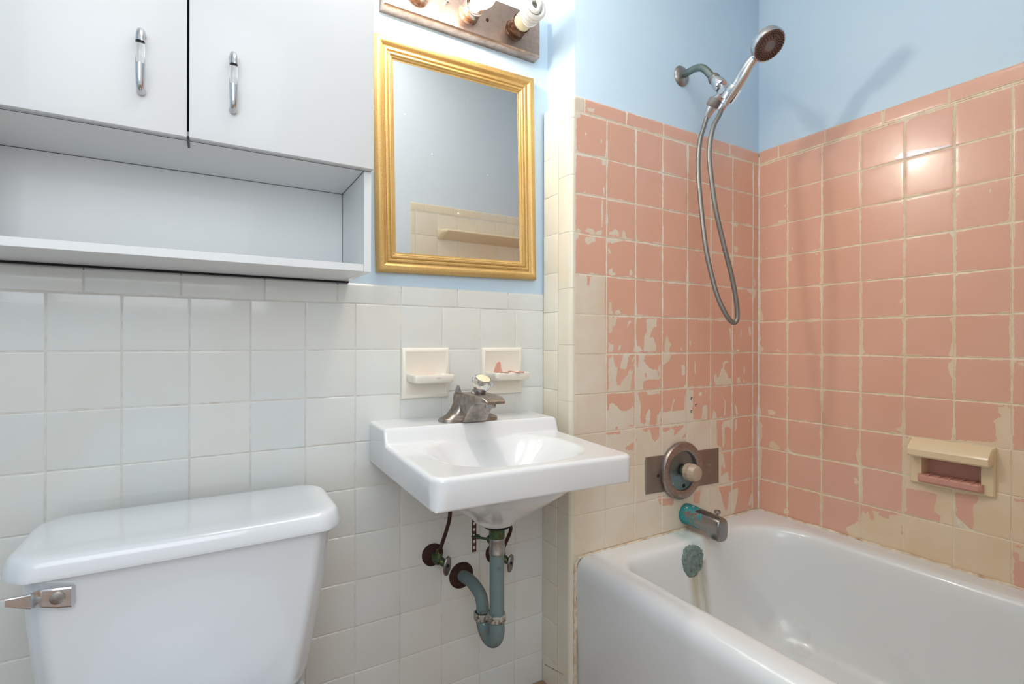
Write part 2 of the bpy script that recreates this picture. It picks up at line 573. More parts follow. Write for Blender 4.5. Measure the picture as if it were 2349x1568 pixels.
def tile_mesh(O, U, N, rects, sub=6, joint=0.0012, back=0.006, grout=True, peel=None, pu=None, tilt=0.0006, smear=None):
    """rects: (u0,u1,v0,v1,flag); flag 't' rounds the top edge over (bullnose). Returns an MB with tiles (slot 0) and grout (slot 1)."""
    O = Vector(O); U = Vector(U).normalized(); N = Vector(N).normalized()
    V = []; Fc = []; edge = []; pl = []; rn = []; sm = []; MI = []
    base = 0
    for (u0, u1, v0, v1, flag) in rects:
        u0, u1, v0, v1 = u0+joint/2, u1-joint/2, v0+joint/2, v1-joint/2
        def grid(L, top=False):
            e = [0, .0007, .0016, .003]
            if top: hi = [.001, .003, .0055, .008]
            else: hi = [.0007, .0016, .003]
            lo = .003; up = L - (.008 if top else .003)
            if up <= lo + .002: return np.linspace(0, L, 4)
            k = max(2, int(round((up-lo)/(.1095/sub))))
            mid = list(np.linspace(lo, up, k+1))
            g = e[:-1] + mid + [L-h for h in hi[::-1] if L-h > up+1e-6] + [L]
            return np.array(g)
        gu = grid(u1-u0); gv = grid(v1-v0, 't' in flag)
        a, b = np.meshgrid(gu, gv, indexing='ij')
        du = np.minimum(a, (u1-u0)-a); dlo = b; dhi = (v1-v0)-b
        h = np.zeros_like(a)
        R = .003
        for d in (du, dlo) + (() if 't' in flag else (dhi,)):
            q = np.clip(d, 0, R)
            h -= (R - np.sqrt(np.maximum(0, R*R-(R-q)**2)))*0.36
        if 't' in flag:
            R2 = .008; q = np.clip(dhi, 0, R2)
            h -= (R2 - np.sqrt(np.maximum(0, R2*R2-(R2-q)**2)))*0.8
        tu, tv = rng.normal(0, tilt, 2)
        h += tu*(a/(u1-u0)-.5) + tv*(b/(v1-v0)-.5)
        e = np.minimum(du, np.minimum(dlo, dhi))
        nu, nv = a.shape
        uu, vv = a+u0, b+v0
        for x, y, z in zip(uu.ravel(), vv.ravel(), h.ravel()):
            V.append(O + U*float(x) + Vector((0, 0, float(y))) + N*float(z))
        edge += list(e.ravel()); rn += [float(rng.random())]*(nu*nv)
        if peel is not None: pl += list(peel_field(pu(uu.ravel()), vv.ravel(), peel))
        else: pl += [-.03]*(nu*nv)
        sm += list(np.clip(sd_poly(uu.ravel(), vv.ravel(), smear), -.03, .03)) if smear else [-.03]*(nu*nv)
        for i in range(nu-1):
            for j in range(nv-1):
                q = base + i*nv + j
                Fc.append((q, q+nv, q+nv+1, q+1)); MI.append(0)
        # sides back to the wall
        loop = [base+i*nv for i in range(nu)] + [base+(nu-1)*nv+j for j in range(1, nv)] + [base+i*nv+nv-1 for i in range(nu-2, -1, -1)] + [base+j for j in range(nv-2, 0, -1)]
        s0 = len(V)
        for q in loop:
            p = V[q]; d = (p-O).dot(N)
            V.append(p - N*(d+back)); edge.append(0); pl.append(pl[q]); rn.append(rn[q]); sm.append(sm[q])
        L = len(loop)
        for k in range(L):
            Fc.append((loop[k], s0+k, s0+(k+1) % L, loop[(k+1) % L])); MI.append(0)
        base = len(V)
    # one grout bed behind all tiles, level with the tiles' dropped edges; a hole is left where groups of tiles leave one
    if grout is True:
        gr = [(min(r[0] for r in rects), max(r[1] for r in rects), min(r[2] for r in rects), max(r[3] for r in rects)-.007)]
    else:
        gr = grout or []
    for (x0, x1, y0, y1) in gr:
        for (x, y) in ((x0, y0), (x1, y0), (x1, y1), (x0, y1)):
            V.append(O + U*x + Vector((0, 0, y)) - N*.0009)
            edge.append(0); pl.append(0); rn.append(.5); sm.append(-.03)
        Fc.append((base, base+1, base+2, base+3)); MI.append(1)
        base = len(V)
    mb = MB(); mb.v = [tuple(p) for p in V]; mb.f = Fc; mb.mi = MI
    mb.att = {'edge': edge, 'peel': pl, 'rnd': rn, 'smear': sm}
    # keep faces pointing along N
    if Fc:
        f = Fc[0]; nn = (V[f[1]]-V[f[0]]).cross(V[f[2]]-V[f[0]])
        if nn.dot(N) < 0: mb.f = [tuple(reversed(f)) for f in mb.f]
    return mb

def cuts(a, b, start, step):
    """tile boundaries between a and b on the lattice start + k*step"""
    k0 = math.floor((a-start)/step + 1e-6)
    out = [a]
    k = k0 + 1
    while start + k*step < b - 1e-4:
        if start + k*step > a + 1e-4: out.append(start + k*step)
        k += 1
    out.append(b)
    return out

def field(us, vs):
    return [(u0, u1, v0, v1, '') for u0, u1 in zip(us, us[1:]) for v0, v1 in zip(vs, vs[1:])]

# ------------------------------------------------------------------ the setting
PIT, ROW = 0.1095, 0.10804
XR, XL, YF, ZC, ZF = 1.8918, -0.72, -1.1, 1.50, -0.95
TH = 0.006                                   # tiles stand this far proud of the plaster

def wall(name, x0, x1, y0, y1, z0, z1, mt, label=None, b=0.004):
    mb = MB(); mb.add(*box(x0, x1, y0, y1, z0, z1, b))
    o = structure(name, mb, mt); tag(o, label); return o

w_floor = wall('floor', XL-.1, 2.0, -2.3, 0.12, ZF-.06, ZF, M_FLOOR, b=0)
w_ceil = wall('ceiling', XL-.1, 2.0, YF-.1, 0.12, ZC, ZC+.06, M_CEIL, b=0)
w_back = wall('wall_back', XL-.1, 1.094, TH, 0.11, ZF, ZC, M_BLUE, 'pale blue wall behind the vanity mirror, cream tile below', b=0)
w_shower = wall('wall_shower', 1.094, 2.0, -.1277+TH, 0.11, ZF, ZC, M_BLUE, 'pale blue wall above the shower pipe, peeling pink tile below')
mb = MB()
for (ya, yb, za, zb) in ((YF-.1, -.7255, ZF, ZC), (-.6035, -.1277+TH, ZF, ZC), (-.7255, -.6035, ZF, -.333), (-.7255, -.6035, -.272, ZC)):
    mb.add(*box(XR+TH, 2.0, ya, yb, za, zb))
mb.add(*box(XR+.032, 2.0, -.7255, -.6035, -.333, -.272))
w_right = structure('wall_right', mb, M_BLUE); tag(w_right, 'pale blue wall above the long pink tiled side of the tub')
w_left = wall('wall_left', XL-.1, XL, YF-.1, TH, ZF, ZC, M_BLUE, b=0)
w_front = wall('wall_front', 0.94, XR+TH, YF-.1, YF-TH, ZF, ZC, M_OPP, 'grey blue wall with cream tile seen in the mirror')

# sink wall: cream tile wainscot and 2 x 6 inch cap row
us = cuts(XL, 1.0795, 0.0, PIT)
vs = cuts(ZF, ROW, 0.0, ROW)
rc = field(us, vs)
cap = [(a, b, ROW, .1575, 't') for a, b in zip(*(lambda c: (c[:-1], c[1:]))(cuts(XL, 1.0795, .0525, .1515)))]
mb = tile_mesh((0, 0, 0), (1, 0, 0), (0, -1, 0), rc + cap, sub=2, joint=.0016)
structure('tile_cladding', mb, [M_TILE, M_GROUT_W], w_back, angle=60, fix=False, label='cream glazed wall tile with cap row')

# narrow return beside the sink
dret = Vector((0.0065, -1, 0)).normalized()
Nret = Vector((-1, -0.0065, 0)).normalized()
vs2 = cuts(ZF, .640, -.006, ROW)
rc = field([0.0, .0705], vs2) + [(0.0, .0705, .640, .679, 't')]
mb = tile_mesh((1.0776, 0, 0), dret, Nret, rc, sub=2, joint=.0016)
structure('tile_cladding', mb, [M_TILE_C, M_GROUT_W], w_shower, angle=60, fix=False, label='narrow cream tiles on the return beside the sink')

# bullnose corner trim pieces, quarter round onto the shower wall
mb = MB()
zs = [ZF] + [.0118 + .1515*k for k in range(-6, 5)] + [.679]
xo = 1.0784
for z0, z1 in zip(zs, zs[1:]):
    z0 += .0004; z1 -= .0004
    def prof(ins):
        pts = [(1.1, -.0722), (xo+ins, -.0722)]
        for k in range(9):
            th = math.radians(90*k/8)
            pts.append((xo+ins + .0125*(1-math.cos(th)), -.1155+ins - .0125*math.sin(th) + ins*0))
        pts.append((1.0918, -.1281+ins)); pts.append((1.0918, -.116)); pts.append((1.1, -.116))
        return pts
    top = z1 > .67
    zz = [(z0, .0006), (z0+.0007, 0), (z1-(.008 if top else .0007), 0)] + ([(z1-.004, .0012), (z1-.0012, .004), (z1, .007)] if top else [(z1, .0006)])
    mb.add(*loft([[Vector((x, y, z)) for x, y in prof(i)] for z, i in zz]))
mb.add(*box(1.0914, 1.115, -.1286, -.1205, ZF, -.5555))
ins_ = [Vector((x + .0008, y + .0008, 0)) for x, y in prof(0)]
mb.add(*loft([[p + Vector((0, 0, z)) for p in ins_] for z in (ZF, .668)]), 1)
tr = structure('trim_1', mb, [M_TILE_C, M_GROUT_W], angle=32)
tag(tr, 'cream bullnose corner tiles between the sink return and the shower')

PEEL_SHOWER = """+1093,675 1122,680 1127,678 1128,658 1121,637 1109,636 1111,625 1096,615 1093,614
+1129,655 1147,655 1155,660 1166,661 1158,654 1157,644 1128,647
+1179,580 1186,580 1187,571 1185,564 1181,567
+1181,627 1187,627 1185,619 1181,619
+1095,528 1197,532 1197,524 1095,518
+1184,521 1197,526 1197,505 1184,511
+1103,584 1107,585 1107,539 1103,538
+1126,590 1129,591 1129,558 1126,557
+1187,453 1195,453 1195,424 1190,428
+1183,412 1190,411 1190,364 1187,332 1182,331 1181,373
+1095,419 1126,424 1128,430 1129,422 1195,423 1195,417 1095,413
+1206,420 1242,424 1310,422 1310,416 1206,415
+1094,319 1106,325 1113,320 1113,313 1094,311
+1123,324 1139,331 1152,329 1161,320 1185,330 1187,316 1146,311 1139,316 1127,318
+1093,308 1105,308 1104,296 1095,290
+1124,296 1129,305 1161,309 1161,299 1169,297 1146,289 1139,282 1127,288
+1211,331 1216,333 1222,331 1238,340 1247,327 1247,318 1211,319
+1257,328 1268,344 1276,319 1270,312 1261,312
+1207,310 1270,317 1311,314 1311,307 1270,308 1238,300 1227,295 1209,297
+1208,283 1213,285 1218,274 1227,265 1209,266
+1273,291 1283,282 1280,278
+1211,225 1223,227 1227,216 1239,214 1230,204 1212,207
+1286,215 1293,230 1301,223 1304,213 1287,208
+1323,313 1372,313 1418,310 1418,306 1395,303 1367,307 1323,308
+1088,200 1198,201 1201,-53 1089,-50
-1134,200 1146,200 1136,164
+1211,134 1222,132 1222,111 1228,100 1239,109 1250,112 1259,99 1210,97
+1210,94 1241,93 1239,78 1235,65 1226,64 1223,47 1211,47
-1221,92 1230,92 1228,85 1221,84
+1282,79 1289,86 1295,80 1294,71 1287,69 1278,57
+1210,39 1217,15 1230,13 1228,-8 1210,-9
+1248,13 1260,13 1253,-6 1246,-4
+1312,77 1320,11 1331,8 1343,-8 1300,-10 1307,8
+1355,90 1398,91 1397,67 1383,62 1368,33 1383,35 1396,11 1395,-9 1346,-8 1348,47 1357,47
+1085,13 1202,13 1202,-230 1086,-226
+1201,-13 1306,-14 1306,-120 1202,-120
-1202,-16 1228,-17 1228,-22 1210,-24 1212,-118 1203,-118
-1228,-16 1274,-16 1260,-24 1259,-34 1253,-53 1238,-52 1234,-46
-1244,-55 1274,-57 1280,-54 1286,-17 1304,-17 1297,-45 1287,-64 1277,-78 1257,-90 1256,-102 1243,-101 1240,-85
-1297,-40 1304,-38 1304,-118 1292,-117 1297,-96
+1307,-14 1416,-15 1417,-126 1308,-120
-1343,-19 1415,-19 1414,-42 1401,-58 1414,-77 1406,-80 1396,-62 1381,-61 1356,-46 1346,-34 1351,-27
-1314,-17 1326,-19 1324,-41 1319,-58 1314,-42
-1346,-73 1360,-68 1356,-75 1361,-83 1354,-86
-1343,-94 1368,-90 1373,-92 1411,-91 1410,-119 1343,-119
+1202,-118 1306,-121 1307,-231 1202,-227
-1204,-123 1304,-124 1303,-165 1293,-172 1270,-176 1258,-174 1249,-164 1226,-150 1215,-151 1213,-172 1205,-172
-1238,-220 1246,-219 1245,-225 1238,-225
-1280,-220 1298,-218 1306,-221 1304,-224
+1308,-120 1417,-126 1417,-229 1308,-227
-1322,-125 1359,-126 1360,-136 1414,-134 1413,-188 1402,-199 1397,-226 1370,-223 1374,-179 1366,-176 1354,-195 1352,-220 1332,-215 1334,-165 1327,-142
+1074,-212 1196,-227 1305,-227 1417,-229 1420,-190 1529,-190 1531,-218 1674,-232 1674,-313 1696,-323 1696,-437 1756,-438 1757,-569 1708,-660 1075,-577
-1200,-231 1255,-230 1254,-238 1203,-238
-1310,-266 1323,-253 1321,-262 1314,-269
-1340,-232 1410,-232 1410,-262 1394,-276 1381,-266 1377,-250 1371,-236 1355,-243 1343,-240
-1423,-238 1518,-237 1497,-253 1470,-264 1480,-249 1463,-241 1439,-250 1424,-248
-1507,-278 1527,-258 1525,-275
-1270,-282 1306,-270 1306,-293 1288,-289
-1404,-440 1464,-442 1474,-463 1470,-476 1424,-469 1411,-462
-1565,-455 1594,-447 1587,-490 1561,-481
-1681,-452 1756,-455 1756,-476 1736,-473 1728,-528 1720,-537 1708,-517 1696,-482
+1684,-343 1704,-345 1716,-390 1708,-394 1688,-372
+1688,-417 1728,-407 1736,-444 1685,-442
+1760,-468 1781,-466 1777,-510 1761,-552 1736,-550 1736,-478
+1835,-532 1852,-498 1863,-497 1861,-531 1840,-541
+1504,-48 1522,-48 1522,-84 1507,-81
+1423,-14 1463,-19 1452,-35 1423,-54
+1562,-37 1570,-39 1571,-81 1565,-83 1562,-53
+1699,-43 1743,-39 1743,-44 1711,-49 1707,-68 1721,-81 1731,-99 1749,-100 1749,-120 1661,-118 1656,-92 1667,-82 1677,-99 1691,-69 1702,-63
+1773,-114 1776,-98 1791,-94 1791,-119
+1810,-54 1819,-61 1817,-91 1808,-88
+1807,-102 1817,-104 1816,-118 1805,-117
+1424,-191 1452,-205 1481,-197 1493,-189 1517,-197 1521,-143 1529,-129 1561,-127 1559,-179 1555,-185 1561,-202 1561,-227 1424,-223
+1472,-141 1478,-160 1470,-167 1464,-189 1457,-189 1467,-161
+1584,-140 1597,-137 1600,-147 1587,-151
+1616,-131 1622,-132 1621,-146 1614,-146
+1603,-182 1625,-181 1624,-228 1594,-228 1600,-203
+1650,-215 1655,-193 1668,-207 1673,-227 1648,-230
+1703,-131 1706,-133 1708,-164 1718,-175 1715,-219 1706,-221 1711,-177 1703,-166
+1761,-185 1770,-192 1781,-222 1770,-223 1763,-203
+1696,-264 1701,-240 1753,-233 1753,-271 1732,-262 1713,-256 1712,-285 1712,-313 1702,-330 1698,-297
+1763,-236 1777,-237 1774,-272 1763,-278
+1882,-206 1895,-181 1896,-364 1879,-348 1883,-303 1879,-279 1886,-257 1877,-238
+1831,-246 1838,-242 1845,-249 1838,-251
+1434,23 1443,49 1451,23 1463,13 1449,-3 1460,-12 1432,-11
+1498,7 1507,5 1513,-10 1504,-8
+1540,27 1548,25 1546,-4 1542,-4
+1729,68 1744,70 1752,-3 1745,-3 1738,44
+1793,64 1798,64 1798,37 1792,40
+1833,74 1851,72 1851,40 1840,42
+1772,-3 1787,-3 1787,-12 1769,-12
+1844,-1 1857,6 1857,-8
+1825,199 1854,202 1877,204 1877,190 1869,171 1858,184 1836,192
+1863,242 1875,233 1873,206 1864,208
+1754,343 1779,342 1774,319 1759,321
+1725,312 1750,314 1747,292 1730,293
+1752,421 1779,421 1769,404 1754,406"""
PEEL_RIGHT = """+562,-238 587,-230 590,-237 672,-227 753,-220 749,-208 750,-174 742,-172 750,-164 763,-156 753,-148 752,-133 777,-130 783,-231 803,-231 804,-580 783,-557 661,-558 428,-564 435,-511 454,-502 457,-457 523,-462 562,-450 564,-375 562,-338
-567,-376 632,-376 626,-424 644,-430 638,-448 567,-447
-672,-363 718,-358 715,-375 706,-385 710,-421 707,-449 674,-447 671,-433 676,-403 671,-391
-457,-455 478,-455 491,-491 480,-490 471,-465 463,-475
-492,-459 523,-462 525,-475 503,-471
-554,-483 558,-508 551,-506
-783,-473 790,-474 791,-496 804,-491 804,-564 783,-557
-783,-457 804,-453 790,-464
-781,-346 804,-345 804,-350 783,-354
+410,-539 417,-527 448,-502 455,-493 457,-558 424,-564 417,-549
+168,-315 186,-314 218,-337 189,-342 169,-334
+443,-271 448,-270 450,-333 441,-330 438,-301 443,-285
+429,-378 446,-380 448,-402 432,-393 437,-385
+537,-220 553,-211 555,-229
+217,-536 230,-524 238,-527 238,-541 221,-546
+161,-213 182,-208 185,-224 167,-227
+400,-459 414,-458 412,-464 400,-464
+445,-177 455,-176 454,-232 448,-233
+554,-165 564,-164 562,-232 555,-234
+555,-236 564,-239 565,-446 555,-447
+447,-344 457,-344 457,-446 448,-446
+124,-244 143,-264 142,-307 131,-335 143,-350 138,-455 125,-458
+657,86 673,86 673,-14 658,-14 664,26 664,69
+655,-31 666,-22 673,-87 664,-71 656,-54
+774,84 782,58 782,-11 774,-14
+786,-24 801,-23 801,-34 790,-34
+747,297 770,296 768,292 750,294
+545,137 551,137 551,126 547,128
+665,306 673,304 673,86 667,86
+556,197 563,197 564,-114 556,-114
+666,-14 673,-14 672,-107 664,-108
+665,622 671,620 673,527 672,316 665,317 665,489
+774,527 781,525 782,302 773,304
+739,520 758,528 772,528 772,518 747,518
+673,525 728,521 728,518 675,520
+731,400 738,403 742,385 736,389
+677,404 683,404 682,396 678,396
+555,522 563,520 561,413 556,415
+548,411 563,413 562,337 557,338 557,395
+197,428 225,429 225,413 197,418
+213,475 225,476 225,463
+151,342 160,349 158,337
+241,331 251,333 252,320 244,321
+232,303 241,305 249,287 236,286
+312,306 329,299 323,290
+234,415 334,419 337,413 284,414
+127,207 137,206 135,148 128,148
+129,335 138,330 140,299 133,279
+126,205 137,201 136,137 142,121 144,95 128,96
+126,48 141,35 128,23
+131,14 148,-1 128,-29
+125,-184 135,-204 142,-234 125,-242
+160,-211 174,-206 190,-213 187,-225 168,-225
+234,94 265,87 265,82 234,83
+189,-7 197,2 214,-11
+448,206 455,205 455,94 447,96
+448,89 457,86 457,3 463,-10 449,-18
+447,-21 456,-21 454,-202 447,-203
+333,201 342,200 341,98 336,98"""
# shower wall with peeling pink paint
x0w = 1.0924
us = cuts(x0w, XR, 1.2019, PIT)
vs = cuts(-.556, .6375, -.0135, ROW)
rc = field(us, vs)
capx = [x0w, 1.1235, 1.2755, 1.424, 1.5765, 1.7335, XR]
rc += [(a, b, .6375, .680, 't') for a, b in zip(capx, capx[1:])]
mb = tile_mesh((0, -.1277, 0), (1, 0, 0), (0, -1, 0), rc, sub=20, joint=.0014, peel=PEEL_SHOWER, pu=lambda u: u)
structure('tile_cladding', mb, [M_PEEL, M_GROUT_C], w_shower, angle=60, fix=False, label='pink painted tiles flaking to cream above the tub end')

# long wall of the tub
us = cuts(.1277, 1.1, .2309, PIT)
vs = cuts(-.556, .6375, -.0171, ROW)
rc = [r for r in field(us, vs) if not (.55 < r[0] < .70 and -.345 < r[2] < -.335)]
rc += [(.5594, .6030, -.3412, -.2332, ''), (.7260, .7784, -.3412, -.2332, '')]
capx = [.1277, .198, .3487, .5059, .6558, .808, .96, 1.1]
rc += [(a, b, .6375, .682, 't') for a, b in zip(capx, capx[1:])]
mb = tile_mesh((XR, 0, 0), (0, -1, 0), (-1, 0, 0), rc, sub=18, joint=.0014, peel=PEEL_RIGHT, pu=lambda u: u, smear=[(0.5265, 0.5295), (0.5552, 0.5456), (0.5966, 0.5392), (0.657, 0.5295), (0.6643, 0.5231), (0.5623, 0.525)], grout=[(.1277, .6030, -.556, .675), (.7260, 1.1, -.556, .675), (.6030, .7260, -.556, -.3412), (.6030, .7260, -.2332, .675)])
structure('tile_cladding', mb, [M_PEEL_WARM, M_GROUT_C], w_right, angle=60, fix=False, label='long run of pink painted tiles with cream showing at the joints')

# far end of the tub, seen in the mirror
us = cuts(1.07, XR, 1.095, PIT)
vs = cuts(-.95, .64, -.0135, ROW)
rc = field(us, vs)
rc += [(a, b, .64, .68, 't') for a, b in zip(*(lambda c: (c[:-1], c[1:]))(cuts(1.07, XR, 1.14, .1515)))]
mb = tile_mesh((0, YF, 0), (1, 0, 0), (0, 1, 0), rc, sub=2, joint=.0016)
structure('tile_cladding', mb, [M_TILE_Y, M_GROUT_W], w_front, angle=60, fix=False, label='cream tiles seen in the mirror')

# ceramic towel ledge on that wall (seen in the mirror)
mb = MB()
prof = [(0, .06), (-.012, .06), (-.05, .02), (-.055, 0), (0, 0)]
for k, (xa, sc) in enumerate(((1.21, .25), (1.235, 1.0), (1.80, 1.0), (1.825, .25))): pass
rings = []
for xa, sc in ((1.205, .12), (1.225, .8), (1.235, 1.0), (1.80, 1.0), (1.81, .8), (1.83, .12)):
    rings.append([Vector((xa, YF + .001 + d*sc, z)) for d, z in ((0, .515), (.052, .545), (.056, .552), (.052, .560), (.01, .568), (0, .57))])
mb.add(*loft(rings))
tag(part('ceramic_ledge', mb, M_CERAM_C), 'cream ceramic towel ledge on the far tiled wall, seen only in the mirror', 'shelf')

# caulk lines
def caulk(name, pts, r, mt, label, wob=.22):
    P = spline(pts, 14)
    rr = [r*(1+wob*(rng.random()-.5)*2) for _ in P]
    P = [p + Vector(rng.normal(0, r*.12, 3)) for p in P]
    v, f, _, _ = tube(P, rr, 8)
    mb = MB().add(v, f)
    o = structure(name, mb, mt); tag(o, label)
caulk('trim_2', [(1.092, -.131, -.70), (1.094, -.131, -.60), (1.10, -.131, -.566), (1.13, -.130, -.557), (1.3, -.130, -.556), (1.5, -.130, -.556), (1.7, -.130, -.556), (1.885, -.131, -.556)], .0034, M_CAULK, 'stained caulk line between the tub rim and the shower wall')
caulk('trim_3', [(XR-.004, -.134, -.556), (XR-.003, -.3, -.556), (XR-.003, -.5, -.556), (XR-.003, -.7, -.556), (XR-.003, -.85, -.556), (XR-.003, -1.09, -.556)], .0042, M_CAULK, 'stained caulk line between the tub rim and the long tiled wall')
caulk('trim_4', [(1.0945, -.1300, -.948), (1.0945, -.1300, -.85), (1.0945, -.1300, -.7), (1.0945, -.1295, -.57)], .0048, M_CAULK, 'caulk line where the tub apron meets the corner trim')
caulk('trim_5', [(XR-.001, -.1287, -.553), (XR-.001, -.1287, -.3), (XR-.001, -.1287, .1), (XR-.001, -.1287, .66)], .0032, M_CAULK_C, 'cream caulk in the corner of the two pink tiled walls')

caulk('trim_6', [(1.0772, -0.0138, -0.8972), (1.0778, -0.0388, -0.8924), (1.0785, -0.0711, -0.8845), (1.0792, -0.0983, -0.8792)], .0010, M_CAULK_D, 'dirty cracked joint low on the return beside the tub', .6)

# ------------------------------------------------------------------ wall cabinet
cab = thing('wall_cabinet', 'white laminate two door wall cabinet with open shelf beneath, left of the gilt mirror', 'cabinet', (.22, -.095, .159))
CX0, CX1, CYF, CZ0, CZ1, CU, T = -.091, .5317, -.1895, .159, .93, .3605, .0145
part('side_panel', MB().add(*box(CX1-T, CX1, CYF, .004, CZ0, CZ1, .0006, 1)), M_LAM, cab)
part('side_panel', MB().add(*box(CX0, CX0+T, CYF, .004, CZ0, CZ1, .0006, 1)), M_LAM, cab)
part('bottom_shelf', MB().add(*box(CX0+T+.0003, CX1-T-.0003, CYF, .003, CZ0, CZ0+T, .0006, 1)), M_LAM, cab)
part('back_gap_shade', MB().add(*box(CX0, CX1-.0005, -.0035, .0045, .1555, .1588)), M_DARK, cab, label='black strip painting the shade in the gap along the wall under the cabinet')  # solid black strip, stands in for the shade behind the cabinet
part('top_panel', MB().add(*box(CX0+T, CX1-T, CYF, .003, CZ1-T, CZ1, .0006, 1)), M_LAM, cab)
part('middle_shelf', MB().add(*box(CX0+T+.0006, CX1-T-.0006, CYF, -.0005, CU-.0015, CU+T, .0006, 1)), M_LAM, cab)
part('back_panel', MB().add(*box(CX0+T, CX1-T, -.0005, .0045, CZ0+T, CZ1-T)), M_LAM, cab)
part('shelf_seam', MB().add(*tube([(CX0+T, -.0008, CU-.0018), (CX1-T, -.0008, CU-.0018)], .0008, 6)[:2])
     .add(*tube([(CX1-T-.0002, -.001, CU-.0018), (CX1-T-.0002, CYF+.001, CU-.0018)], .0007, 6)[:2])
     .add(*tube([(CX1-T-.0002, -.0008, CZ0+T), (CX1-T-.0002, -.0008, CU-.002)], .0006, 6)[:2])
     .add(*tube([(CX0+T, CYF-.0002, CU-.0016), (CX1, CYF-.0002, CU-.0016)], .0005, 6)[:2]), M_SEAM, cab)
part('divider', MB().add(*box(.2195, .2228, CYF-.002, CYF+.03, CU-.004, CU+.006)), M_SEAM, cab, label='grey stub of the divider showing under the gap')
part('interior_shade', MB().add(*box(.2, .242, CYF+.001, CYF+.01, CU+T, CZ1-T)), M_DARK, cab, label='black slip painting the shade inside at the gap between the doors')  # black slip behind the doors in place of the unlit inside
def door(xa, xb):
    d = part('door', MB().add(*box(xa, xb, CYF-.0155, CYF-.0008, CU, CZ1, .0007, 2)), M_LAM, cab)
    return d
dl = door(CX0, .2193); dr = door(.2226, CX1)
def handle(d, x):
    yf = CYF - .0155
    zt, zb = .5135, .4155
    off = .021
    up = spline([(x, yf, zt-.004), (x, yf-off*.55, zt-.003), (x, yf-off*.93, zt-.010), (x, yf-off, zt-.024)], 6)
    lo = spline([(x, yf, zb+.004), (x, yf-off*.55, zb+.003), (x, yf-off*.93, zb+.012), (x, yf-off, zb+.040)], 6)
    o = part('handle', MB().add(*lathe((x, yf-off, zb+.038), (0, 0, 1), [(0, 0), (.0058, 0), (.0062, .002), (.0062, .034), (.0058, .036), (0, .036)], 20)), M_ACRYL, d, label='clear acrylic grip between chrome posts')
    for p in (up, lo):
        n = len(p)
        v, f, _, _ = tube(p, [.0068 - .0012*math.sin(math.pi*i/(n-1)) for i in range(n)], 16)
        part('handle_post', MB().add(v, f), M_CHROME, o, angle=50, label='chrome post')
    g2 = part('handle_collar', MB().add(*lathe((x, yf-off, zb+.0735), (0, 0, 1), [(0, 0), (.0058, 0), (.0058, .0016), (0, .0016)], 18)), M_DARK, o)
handle(dl, .1577); handle(dr, .2870)

# ------------------------------------------------------------------ framed mirror
mir = thing('framed_mirror', 'rectangular mirror in a ribbed gilt frame hung slightly askew over the sink', 'mirror', (.816, .006, .4725))
W_, H_ = .4525, .565
prof = [(0, 0), (0, .013), (.003, .0185), (.008, .0215), (.013, .0215), (.018, .0185), (.022, .0145), (.0245, .0135), (.026, .0155), (.030, .0165), (.0325, .0145), (.034, .0125), (.036, .0145), (.0395, .0145), (.0415, .011), (.044, .0105), (.0465, .0075), (.0495, .0065), (.050, .0045), (.050, 0)]
rot = Matrix.Translation((.816, .0055, .4725)) @ Matrix.Rotation(math.radians(-1.1), 4, 'Y')
mb = MB()
corner = [(-1, -1), (1, -1), (1, 1), (-1, 1)]
prof = [(0, 0)] + [(p.x, p.y) for p in spline([(a_, b_, 0) for a_, b_ in prof[1:]], 3)] + [(.050, 0)]
rings = []
for s, h in prof:
    rings.append([Vector((cx*(W_/2-s), -h, cz*(H_/2-s))) for cx, cz in corner])
vsx, fsx = loft(rings, False, False)
# split every side so the mitres stay crisp
mb.add(vsx, fsx)
mb.xf(rot)
part('frame', mb, M_GOLD, mir, angle=34)
mb = MB().add(*box(-W_/2+.044, W_/2-.044, -.006, -.002, -H_/2+.044, H_/2-.044)); mb.xf(rot)
part('mirror_glass', mb, M_MIRROR, mir)
mb = MB().add(*box(-W_/2+.004, W_/2-.004, -.0015, -.0003, -H_/2+.004, H_/2-.004)); mb.xf(rot)
part('backing', mb, M_DARK, mir)

# ------------------------------------------------------------------ vanity light bar and bulbs
lb = thing('vanity_light_bar', 'tarnished chrome bar light with rusty sockets above the gilt mirror', 'light', (.824, .006, .812))
LX0, LX1, LZ0, LZ1 = .603, 1.0455, .812, .925
mb = MB()
rings = []
for ins, y in ((0, .006), (0, -.024), (.0015, -.0275), (.004, -.030)):
    rings.append([Vector(p) for p in ((LX0+ins, y, LZ0+ins), (LX1-ins, y, LZ0+ins), (LX1-ins, y, LZ1-ins), (LX0+ins, y, LZ1-ins))])
mb.add(*loft(rings))
part('back_plate', mb, M_LIGHTPL, lb, angle=25)
SX = (.687, .8236, .960)
for k, x in enumerate(SX):
    zc = .860
    prof = [(0, 0), (.0275, 0), (.0275, .002), (.0258, .004), (.0252, .017), (.0258, .0185), (.0252, .020), (.0250, .036), (.0256, .038), (.0240, .038), (.0232, .034), (.0225, .012), (0, .011)]
    part('socket', MB().add(*lathe((x, -.030, zc), (0, -1, 0), prof, 36)), M_SOCKET if k < 2 else M_SOCKET_D, lb,
         label=('brown tarnished socket' if k == 2 else None))
part('mounting_screw', MB().add(*lathe((.762, -.0295, .868), (0, -1, 0), [(0, 0), (.006, 0), (.006, .002), (.0035, .004), (.0035, .012), (0, .013)], 16)), M_CHROME_D, lb)
part('screw_hole', MB().add(*lathe((.878, -.0304, .862), (0, -1, 0), [(0, 0), (.0045, 0), (.0045, .0006), (0, .0006)], 14)), M_RUST, lb, label='rusty hole in the plate')

